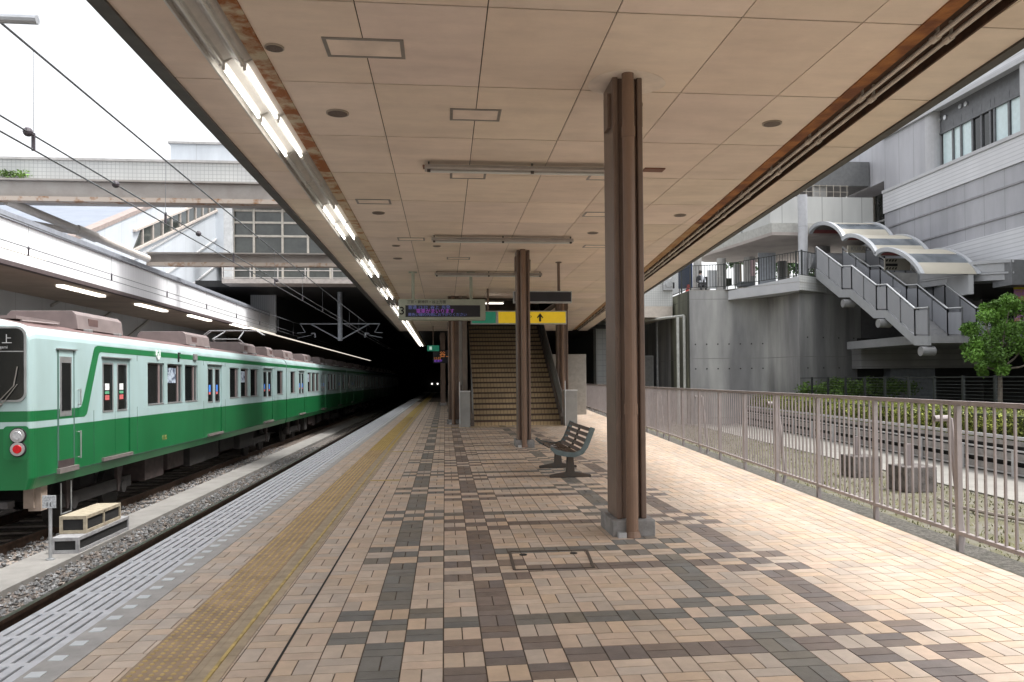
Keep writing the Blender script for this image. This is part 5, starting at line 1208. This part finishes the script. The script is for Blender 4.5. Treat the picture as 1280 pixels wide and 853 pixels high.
# standing / walking at the head of the stairs
J=[(0,0,.95),(0,0,1.15),(0,0,1.38),(0,0,1.50),(0,-.02,1.63),(-.10,0,.92),(-.11,.06,.50),(-.11,.16,.09),(-.11,.02,.04),(.10,0,.92),(.11,-.12,.52),(.11,-.10,.09),(.11,-.24,.04),(-.18,0,1.40),(-.22,.05,1.12),(-.21,-.05,.87),(.18,0,1.40),(.22,-.02,1.12),(.21,-.14,.90)]
E_=[(0,1),(1,2),(2,3),(3,4),(0,5),(5,6),(6,7),(7,8),(0,9),(9,10),(10,11),(11,12),(2,13),(13,14),(14,15),(2,16),(16,17),(17,18)]
Rr=[.13,.12,.13,.05,.10,.09,.06,.04,.035,.09,.06,.04,.035,.06,.045,.03,.06,.045,.03]
person('person','person in dark clothes walking at the head of the outdoor stairs',J,E_,Rr,{'mats':[M_blkc,M_skin],'pick':lambda p:1 if p.z>1.48 else 0,'head':4},(c.x,38.0,ony(1042,358,38.0).z-.3),1.0)
c=ony(876,362,40.2)
J=[(0,0,.52),(0,.02,.78),(0,0,1.0),(0,0,1.12),(-.02,-.03,1.24),(-.1,-.05,.52),(-.14,-.45,.50),(-.14,-.48,.10),(-.14,-.62,.05),(.1,-.05,.52),(.12,-.45,.50),(.12,-.46,.10),(.12,-.60,.05),(-.18,0,.99),(-.22,-.08,.74),(-.10,-.33,.60),(.18,0,.99),(.22,-.08,.74),(.10,-.33,.60)]
person('person','person in a white top and black skirt sitting behind the plaza railing',J,E_,Rr,{'mats':[M_blkc,M_skin,M_whc],'pick':lambda p:1 if p.z>1.1 else (2 if p.z>.72 and p.x>-.05 else 0),'head':4},(c.x,40.2,ZT+.02),1.0)
g=MB(); g.box(c.x-.5,c.x+.5,40.15,40.6,ZT+.36,ZT+.44); g.box(c.x-.45,c.x-.38,40.2,40.55,ZT,ZT+.36); g.box(c.x+.38,c.x+.45,40.2,40.55,ZT,ZT+.36); tag(g.build('seat_block',M_rc),'low bench under the seated person on the plaza','bench')
# ---------------------------------------------------------------- right building
BX=21.
def bz(px,py): return onx(px,py,BX).z
def by(px,py=300): return onx(px,py,BX).y
M_gp=lines('panel_grey',(.46,.465,.50),(.30,.305,.33),1.15,0,.035,'YZ',.55,.08,.16); M_wt=lines('ribbed_white_tile',(.68,.69,.72),(.52,.53,.56),0,.16,.04,'YZ',.5,.03,.05)
M_dkp=mat('window_head_grey',(.15,.155,.165),.5,.2)
BD=thing('department_building','large pale grey building with ribbed white bands, a ribbon of windows and dark ground floor','building',(BX,32,-1))
Ye=by(1105); Yn=10.; z_=dict(w0=5.55,w1=bz(1280,282),g1=bz(1280,201),w2=bz(1280,163),wtop=bz(1268,86),glt=bz(1268,113),p0=bz(1280,74))
Yw=by(1163,170)
g=MB(); g.box(BX,BX+14,Yn,Ye,z_['w0'],z_['w1']-.004); g.build('ribbed_band',M_wt,BD)
g=MB(); g.box(BX+.05,BX+14,Yn,Ye,z_['w1'],z_['g1']-.004); g.build('grey_panels',M_gp,BD)
g=MB(); g.box(BX-.02,BX+14,Yn,Ye+.02,z_['g1'],z_['w2']-.14); g.build('ribbed_band',M_wt,BD)
g=MB(); g.box(BX-.08,BX+.3,Yn,Ye+.02,z_['w2']-.138,z_['w2']); g.build('sill_ledge',M_wht,BD)
for zz in (z_['g1']-.75,): g=MB(); g.box(BX+.0,BX+.06,Yn,Ye,zz,zz+.07); g.build('panel_joint',mat('joint_grey',(.30,.30,.32)),BD)
g=MB(); g.box(BX-.0,BX+.06,Yn,Ye,z_['w1']+.5,z_['w1']+.57); g.build('panel_joint',mat('joint_grey',(.30,.30,.32)),BD)
g=MB(); g.box(BX+.05,BX+14,Yw+.35,Ye,z_['w2']+.002,z_['p0']); g.build('grey_panels',M_gp,BD)
g=MB(); g.tube((BX+.40,Yw+.35,z_['w2']+.002),(BX+.40,Yw+.35,z_['p0']),.37,20); g.build('rounded_corner',mat('corner_grey',(.46,.465,.49),.45,var=.04),BD)
g=MB(); g.box(BX,BX+14,Yn,Ye+.0,z_['p0']+.004,z_['p0']+2.6); g.build('parapet_band',M_wt,BD)
g=MB(); g.box(BX-.10,BX+.0-.002,Yn,Ye,z_['p0']-.10,z_['p0']+.06); g.build('parapet_lip',M_wht,BD)
Yp=by(1268,120)
g=MB(); g.box(BX+.6,BX+1,Yp-.6,Yw+.3,z_['w2'],z_['p0']); g.build('window_back',M_dark,BD)
g=MB(); g.box(BX+.02,BX+1,Yn,Yp-.25,z_['w2'],z_['p0']+.002); g.build('end_pier',M_wht,BD)
g=MB(); g.box(BX+.45,BX+.59,Yp-.3,Yw+.2,z_['glt'],z_['wtop']+.35); g.build('head_panel',M_dkp,BD)
g=MB(); g.box(BX+.40,BX+.58,Yp-.3,Yw+.2,z_['glt']-.08,z_['glt']); g.box(BX+.40,BX+.58,Yp-.3,Yw+.2,z_['w2']+.001,z_['w2']+.06); g.build('window_rail',M_dkp,BD)
pxs=[(1165,1177,1),(1179,1187,1),(1188,1201,1),(1202,1212,0),(1216,1223,0),(1224,1228,0),(1230,1246,1),(1249,1265,1)]
M_wl=mat('blind_pale_cyan',(.62,.76,.78),.15,var=.05,spec=.7); 
for a,b,l in pxs:
    ya,yb=by(b,140),by(a,140); g=MB(); g.box(BX+.5,BX+.53,ya,yb,z_['w2']+.06,z_['glt']-.08); g.build('window_pane',M_wl if l else M_glass,BD)
    g=MB(); g.box(BX+.44,BX+.58,ya-.10,ya-.001,z_['w2']+.06,z_['glt']+.35); g.build('mullion',M_dkp,BD)
for px,py in ((1174,150),(1181,147),(1200,133),(1207,130)):
    p=onx(px,py,BX+.4); g=MB(); g.tube((BX+.44,p.y,p.z),(BX+.38,p.y,p.z),.10,12); g.build('vent_cap',M_steel,BD)
# recessed glazed corner
g=MB(); g.box(BX+1.4,BX+1.5,Ye,Ye+5,5.6,z_['p0']); g.m=1; g.box(BX+.05,BX+4,Ye+.002,by(1063,180)+.5,bz(1085,235),z_['p0']+.2); g.build('corner_recess',[M_win,M_gp],BD)
for px in (1072,1081,1093): 
    y=onx(px,260,BX+1.35).y; g=MB(); g.box(BX+1.30,BX+1.39,y,y+.10,5.6,z_['g1']+2); g.build('mullion',mat('mullion_beige',(.42,.39,.34)),BD)
g=MB(); g.box(BX+1.30,BX+1.39,Ye,Ye+5,bz(1085,272),bz(1085,272)+.1); g.build('transom',M_galv,BD)
# ground and first floors
g=MB(); g.box(BX+5,BX+5.2,Yn-8,Ye,-1,5.55); g.build('rear_wall',M_dark,BD)
g=MB(); g.box(BX-.1,BX+8,34.9,35.1,-1,5.5); g.build('side_wall',M_dark,BD) if False else None
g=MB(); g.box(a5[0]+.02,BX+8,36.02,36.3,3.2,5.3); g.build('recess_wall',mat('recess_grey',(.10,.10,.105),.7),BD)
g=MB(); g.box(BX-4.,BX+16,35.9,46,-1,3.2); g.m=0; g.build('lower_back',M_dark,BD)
a=ony(1110,462,35.5); b=ony(1166,500,35.5); g=MB(); g.box(a.x,b.x,35.3,35.89,-1,ony(1100,461,35).z); g.build('lower_panel',mat('lower_bluegrey',(.24,.26,.29),.7,var=.12),BD)
LB=thing('tiled_ledge','grey ribbed tile ledge below the outdoor stairs','ledge',(20,35,2)); a=ony(1075,431,35); b=ony(1075,461,35)
g=MB(); g.box(a.x,32,34.9,35.9,b.z,a.z-.25); g.build('ribbed_face',lines('ribbed_grey',(.40,.40,.40),(.27,.27,.27),0,.30,.05,'XZ',.6,.05,.2),LB); g=MB(); g.box(a.x-.02,32,34.8,35.95,a.z-.249,a.z); g.build('coping',M_rc,LB)
for px,py in ((1224,370),(1254,368),(1266,366)):
    p=ony(px,py,34.6); g=MB(); g.ball(tuple(p),.06,8,6); tag(g.build('ceiling_spotlight',mat('spot_lit',(1,.8,.5),emit=6)),'small warm lit spotlight in the dark first floor, '+{1224:'left',1254:'middle',1266:'right'}[px],'spotlight')
a=ony(1217,366,34.7); b=ony(1226,376,34.7); g=MB(); g.box(a.x,b.x,34.7,34.75,b.z,a.z); tag(g.build('hanging_notice',mat('notice_dim',(.12,.14,.13))),'small dim notice in the dark first floor behind the landing','notice')
# curved fascia
g=MB(); n=14; zf=[(0,0),(1,0)]
def cur(t_,zz): # px from 1149 to 1265
    px=1149+116*t_; y=30.3-2.6*t_; return Vector((px,y,0))
for (oz0,oz1,out) in ((0,.22,.0),(.23,.30,-.05),(.31,.62,.0),(.63,.74,-.08)):
    for i in range(n):
        t0,t1=i/n,(i+1)/n; q=[]
        for t_ in (t0,t1):
            px=1150+118*t_; y=29.8-3.6*t_+out; p=ony(px,360-9.5*math.sin(t_*math.pi/2)*1.05,y); q.append(p)
        (p,r)=q
        g.add([(p.x,p.y,p.z+oz0),(r.x,r.y,r.z+oz0),(r.x,r.y,r.z+oz1),(p.x,p.y,p.z+oz1),(p.x+.3,p.y+1,p.z+oz0),(r.x+.3,r.y+1,r.z+oz0),(r.x+.3,r.y+1,r.z+oz1),(p.x+.3,p.y+1,p.z+oz1)],[(0,1,2,3),(4,7,6,5),(0,4,5,1),(3,2,6,7),(0,3,7,4),(1,5,6,2)])
tag(g.build('curved_fascia',mat('fascia_silver',(.42,.43,.45),.4,.3,var=.05)),'gently curved silver fascia band below the third arched vault','fascia')
g=MB(); a=ony(1150,352,30); g.prism([(a.x,30.2),(BX+5,27.5),(BX+5,35.3),(a.x,35.3)],a.z-.15,a.z+.1); tag(g.build('landing_ceiling',mat('ceiling_dim',(.10,.095,.09),.8)),'dim ceiling over the stair landing','ceiling')
a=ony(1265,352,26.2); g=MB(); g.box(a.x,a.x+2,26.2,27.2,4.6,5.5); tag(g.build('beam_end',mat('beam_darkgrey',(.17,.175,.185),.6)),'dark grey beam end beside the silver fascia, right edge','beam')
# ---------------------------------------------------------------- outdoor stairs
SXn=17.0; SXm=18.3; SXf=19.4
OS=thing('outdoor_stairs','grey outdoor staircase with mesh balustrades and steel handrails descending to the right','staircase',(SXn,33,3))
M_st=mat('stair_grey',(.30,.30,.31),.7,var=.12,scale=3); M_strg=mat('stringer_grey',(.36,.37,.385),.6,var=.08,scale=2); M_net2=lines('balustrade_mesh',(.38,.39,.42),(.22,.225,.24),.07,0,.022,'YZ',.5,.05)
def sy(px,x=None): return onx(px,400,x or SXn).y
# stringer outline in plane x=SXn from pixels (bottom and top edge)
bot=[(1020,348),(1049,372),(1062,372),(1092,398),(1106,398),(1143,432),(1160,432)]
topo=[(1020,336),(1052,362),(1064,362),(1095,388),(1108,388),(1143,420),(1160,420)]
B_=[onx(px,py,SXn) for px,py in bot]; T_=[onx(px,py,SXn) for px,py in topo]
g=MB()
for i in range(len(B_)-1): g.ext([B_[i],B_[i+1],T_[i+1],T_[i]],(.12,0,0))
g.build('stringer',M_strg,OS)
g=MB()
for i in range(len(B_)-1): g.ext([B_[i]+Vector((SXf-SXn,0,0)),B_[i+1]+Vector((SXf-SXn,0,0)),T_[i+1]+Vector((SXf-SXn,0,0)),T_[i]+Vector((SXf-SXn,0,0))],(.12,0,0))
g.build('stringer',M_strg,OS)
k=0
for i in range(len(T_)-1):
    a,b=T_[i],T_[i+1]; n=max(1,round((a.z-b.z)/.16))
    for j in range(n):
        y1=a.y+(b.y-a.y)*j/n; y0=a.y+(b.y-a.y)*(j+1)/n; z=a.z+(b.z-a.z)*(j)/n
        g=MB(); g.box(SXn+.125,SXf-.005,y0,y1,z-.30,z-.05); g.build('step',M_st,OS); k+=1
def balus(x,h0,h1,nm,dx=0.):
    g=MB()
    for i in range(len(T_)-1):
        a=T_[i]+Vector((x-SXn,0,0)); b=T_[i+1]+Vector((x-SXn,0,0)); g.ext([a+Vector((0,0,.06)),b+Vector((0,0,.06)),b+Vector((0,0,h0)),a+Vector((0,0,h0))],(.03,0,0))
    g.build('mesh_panel',M_net2,OS)
    for i in range(len(T_)-1):
        a=T_[i]+Vector((x-SXn,0,h1)); b=T_[i+1]+Vector((x-SXn,0,h1)); g=MB(); g.tube(a,b,.035,8); g.build('handrail',M_steel,OS)
        L_=(b-a).length; n=max(1,round(L_/1.15))
        for j in range(n+1):
            p=a.lerp(b,j/n); g=MB(); g.box(x-.02,x+.03,p.y-.025,p.y+.025,p.z-h1,p.z); g.build('post',M_dkp,OS)
balus(SXn+.03,.92,1.0,'near'); balus(SXm,.85,1.0,'mid'); balus(SXf+.03,.92,1.02,'far')
for px,py in ((1052,380),(1096,405),(1149,440)):
    p=onx(px,py,SXn-.25); g=MB(); g.tube((SXn-.20,p.y,p.z+.02),(SXn+.3,p.y,p.z+.02),.17,18); g.build('support_beam',mat('round_column_mid',(.26,.26,.265),.6),OS)
# landing
LA=thing('stair_landing','landing slab with a steel bar balustrade at the foot of the outdoor stairs','landing',(19,29,2.6))
zt_=ony(1180,419,29.3).z; zb2=ony(1180,430,29.3).z; x0=ony(1147,425,29.3).x
g=MB(); g.box(x0,BX+5,29.3,34.8,zb2,zt_); g.build('slab',M_strg,LA)
for z in (.95,.85,.1): g=MB(); g.bar((x0,29.35,zt_+z),(BX+4,29.35,zt_+z),.05,.04); g.build('rail',M_steel,LA)
x=x0; k=0
while x<BX+3.6: g=MB(); g.box(x,x+.02,29.34,29.36,zt_+.1,zt_+.86); g.build('baluster',M_net,LA); x+=.125
for px in (1199,1207): p=ony(px,398,29.2); g=MB(); g.box(p.x-.09,p.x+.09,29.28,29.3,p.z-.1,p.z+.1); g.build('notice_plate',M_pw,LA)
for px,py,x_ in ((1152,403,0),(1168,406,0)):
    p=ony(px,py,29.15); g=MB(); g.box(p.x-.10,p.x+.10,29.2,29.22,p.z-.16,p.z+.16); g.build('notice_plate',M_pw,LA)
# arched vaults
M_arch=mat('arch_silver',(.50,.52,.55),.4,.2,var=.05); M_vc=mat('vault_cream',(.46,.43,.36),.5,var=.05,scale=2); M_vg=mat('vault_glazing',(.13,.15,.17),.1,var=.3,scale=1.5,spec=.7); M_vr=mat('vault_red_lining',(.22,.06,.06),.6); M_vl=mat('vault_lining',(.16,.15,.14),.6)
vx0,vx1=17.5,19.75
def vault(pxa,pya,pxm,pym,pxb,pyb,lab,nm):
    A=onx(pxa,pya,vx0); Mm=onx(pxm,pym,vx0); Bq=onx(pxb,pyb,vx0)
    yc=(A.y+Bq.y)/2; zs=Bq.z; hw=(A.y-Bq.y)/2; rise=Mm.z-zs
    t=thing('arched_vault',lab,'canopy',(vx0,yc,zs),'arched stair vaults')
    def pt(u,x,o=0):
        a0=math.radians(20); a=a0+(math.pi-2*a0)*u; w2=hw/math.cos(a0); y=yc+math.cos(a)*(w2-o)
        t_=(Mm.y-Bq.y)/(A.y-Bq.y); hh=Mm.z-(Bq.z+t_*(A.z-Bq.z)); k=hh/(1-math.sin(a0))
        ch=Bq.z+(y-Bq.y)/(A.y-Bq.y)*(A.z-Bq.z)
        return Vector((x,y,ch+(math.sin(a)-math.sin(a0))*k-math.sin(a)*o))
    n=24
    for x in (vx0,vx1):
        g=MB()
        for i in range(n):
            u0,u1=i/n,(i+1)/n; g.ext([pt(u0,x),pt(u1,x),pt(u1,x,.17),pt(u0,x,.17)],(.16,0,0))
        g.build('arch_rib',M_arch,t)
    for (ua,ub,m_,nm2) in ((.0,.42,M_vc,'cream_panel'),(.42,.60,M_vc,'cream_panel'),(.60,.80,M_vg,'glazing'),(.80,1.,M_vc,'cream_panel')):
        g=MB(); k=6
        for i in range(k):
            u0=ua+(ub-ua)*i/k; u1=ua+(ub-ua)*(i+1)/k; P=[pt(u0,vx0+.185,.06),pt(u1,vx0+.185,.06),pt(u1,vx0+.185,.12),pt(u0,vx0+.185,.12)]; g.ext(P,(vx1-vx0-.19,0,0))
        g.build(nm2,m_,t)
    g=MB(); k=10
    for i in range(k):
        u0=.02+.96*i/k; u1=.02+.96*(i+1)/k; g.ext([pt(u0,vx0+.2,.125),pt(u1,vx0+.2,.125),pt(u1,vx0+.2,.14),pt(u0,vx0+.2,.14)],(vx1-vx0-.22,0,0))
    g.build('lining',M_vl,t); g=MB(); g.ext([pt(.04,vx0+.2,.145),pt(.14,vx0+.2,.145),pt(.14,vx0+.2,.16),pt(.04,vx0+.2,.16)],(vx1-vx0-.22,0,0)); g.build('red_lining',M_vr,t)
    g=MB(); g.tube((vx0-.05,A.y-.25,zs-.55),(vx0+1.9,A.y-.25,zs-.55),.38,18); g.build('drum',M_rcm,t) if False else g.build('drum',M_rcm,t)
    g=MB(); g.box(vx1-.3,vx1-.1,Bq.y+.1,A.y-.3,zs-.75,zs+.0); g.build('tie_beam',M_wht,t)
    return t,A,Bq,zs
v1=vault(1009,292,1032,277,1054,297,'first arched stair vault, leftmost and highest of the three','a')
v2=vault(1051,299,1070,293,1095,317,'second arched stair vault with a cream name board, middle of the three','b')
v3=vault(1092,318,1110,308,1151,342,'third arched stair vault, rightmost and largest of the three','c')
p=onx(1071,312,vx0+1.2); g=MB(); q0_,q1_=ony(1060,307,33.2),ony(1082,316,33.2); g.box(q0_.x,q1_.x,33.2,33.28,q1_.z,q0_.z); sb=tag(g.build('name_board',M_vc),'cream name board with small grey lettering under the second vault','sign')
text('board_lettering','KURAC?TU'.replace('?','I'),.26,mat('letter_grey',(.25,.25,.25)),sb,(q0_.x+.12,33.19,(q0_.z+q1_.z)/2-.0),FACE_S)
q0_,q1_=ony(1106,323,31.0),ony(1138,338,31.0); g=MB(); g.box(q0_.x,q1_.x,31.0,31.08,q1_.z,q0_.z); nb_=tag(g.build('notice_board',M_vc),'cream board with a striped black and white notice under the third vault','sign')
g=MB(); m0,m1=ony(1107,324.5,30.98),ony(1122,337,30.98)
for i in range(4):
    x=m0.x+(m1.x-m0.x)*i/4; w_=(m1.x-m0.x)/8
    for (za_,zb__) in ((m0.z-.09,m0.z),(m1.z,m1.z+.09)): g.ext([(x,30.98,za_),(x+w_,30.98,za_),(x+w_*1.7,30.98,zb__),(x+w_*.7,30.98,zb__)],(0,-.01,0))
g.box(m0.x,m1.x,30.97,30.98,m1.z+.13,m1.z+.24); g.build('stripes',M_black,nb_)
g=MB(); g.box(vx0+.25,vx1-.1,v3[2].y-.15,v3[2].y+.1,v3[3]-1.15,v3[3]); 
a=ony(1108,342,31.2); b=ony(1149,360,30.2)
g=MB(); g.add([tuple(ony(1106,340,31.3)),tuple(ony(1150,342,30.0)),tuple(ony(1150,361,30.0)),tuple(ony(1116,361,31.0)),tuple(ony(1106,340,31.3)+Vector((.4,.5,0))),tuple(ony(1150,342,30.0)+Vector((.4,.5,0))),tuple(ony(1150,361,30.0)+Vector((.4,.5,0))),tuple(ony(1116,361,31.0)+Vector((.4,.5,0)))],[(0,3,2,1),(4,5,6,7),(0,1,5,4),(3,7,6,2),(1,2,6,5),(0,4,7,3)])
tag(g.build('cheek_wall',M_rc),'pale concrete cheek wall below the third vault','wall')
# banner at the right edge
a=ony(1268,362,27); b=ony(1290,402,27); BN=thing('banner','purple and orange banner hanging at the right edge beside the tree','banner',(a.x,27,b.z)); g=MB(); g.box(a.x,b.x,27,27.03,b.z,a.z); g.build('cloth',mat('banner_cloth',(.45,.20,.42),.7,c2=(.55,.35,.10),scale=2.5,lo=.45,hi=.5),BN); g=MB(); g.box(a.x,b.x,26.98,27.05,a.z+.001,a.z+.08); g.build('top_bar',mat('banner_yellow',(.6,.5,.05)),BN)
# city mass beyond everything
g=MB(); 
for i,(x0,x1,y,h) in enumerate(((-60,-24,60,9),(26,60,75,8))):
    t=thing('distant_building','plain pale building far beyond the '+('left' if i==0 else 'right')+' side','building',(x0,y,-1.5)); g=MB(); g.box(x0,x1,y,y+14,-1.6,h); g.build('wall',lines('far_building',(.5,.5,.5),(.2,.2,.22),3,3,.9,'XZ',.6),t)
cs=[ony(20,315-50,50)]
for i,(px,py,y,r) in enumerate(((10,262,46,1.8),(45,262,47,1.6),(12,216,24.3,.5))):
    c=ony(px,py,y)
    if i==2:
        t=thing('parapet_plant','small green plant growing on the footbridge parapet','plant',(c.x,y,c.z)); leaves('foliage',M_shrub,[((c.x+q*.35,24.25,c.z-.05),(.3,.08,.14)) for q in (-1,0,1)],70,.06,t,70)
        c=ony(px,220,28.3)
    else:
        t=thing('hill_tree','green tree glimpsed under the high girder, '+('left one','right one')[i],'tree',(c.x,y,3)); leaves('crown',M_tree,[((c.x+rg.uniform(-r,r),y+rg.uniform(-1,1),c.z+rg.uniform(-r,r)*.5),(r*.5,r*.5,r*.4)) for _ in range(12)],120,.15,t,60+i); g=MB(); g.tube((c.x,y,-1.5),(c.x,y,c.z),.2,8); g.build('trunk',mat('bark',(.16,.13,.10)),t)
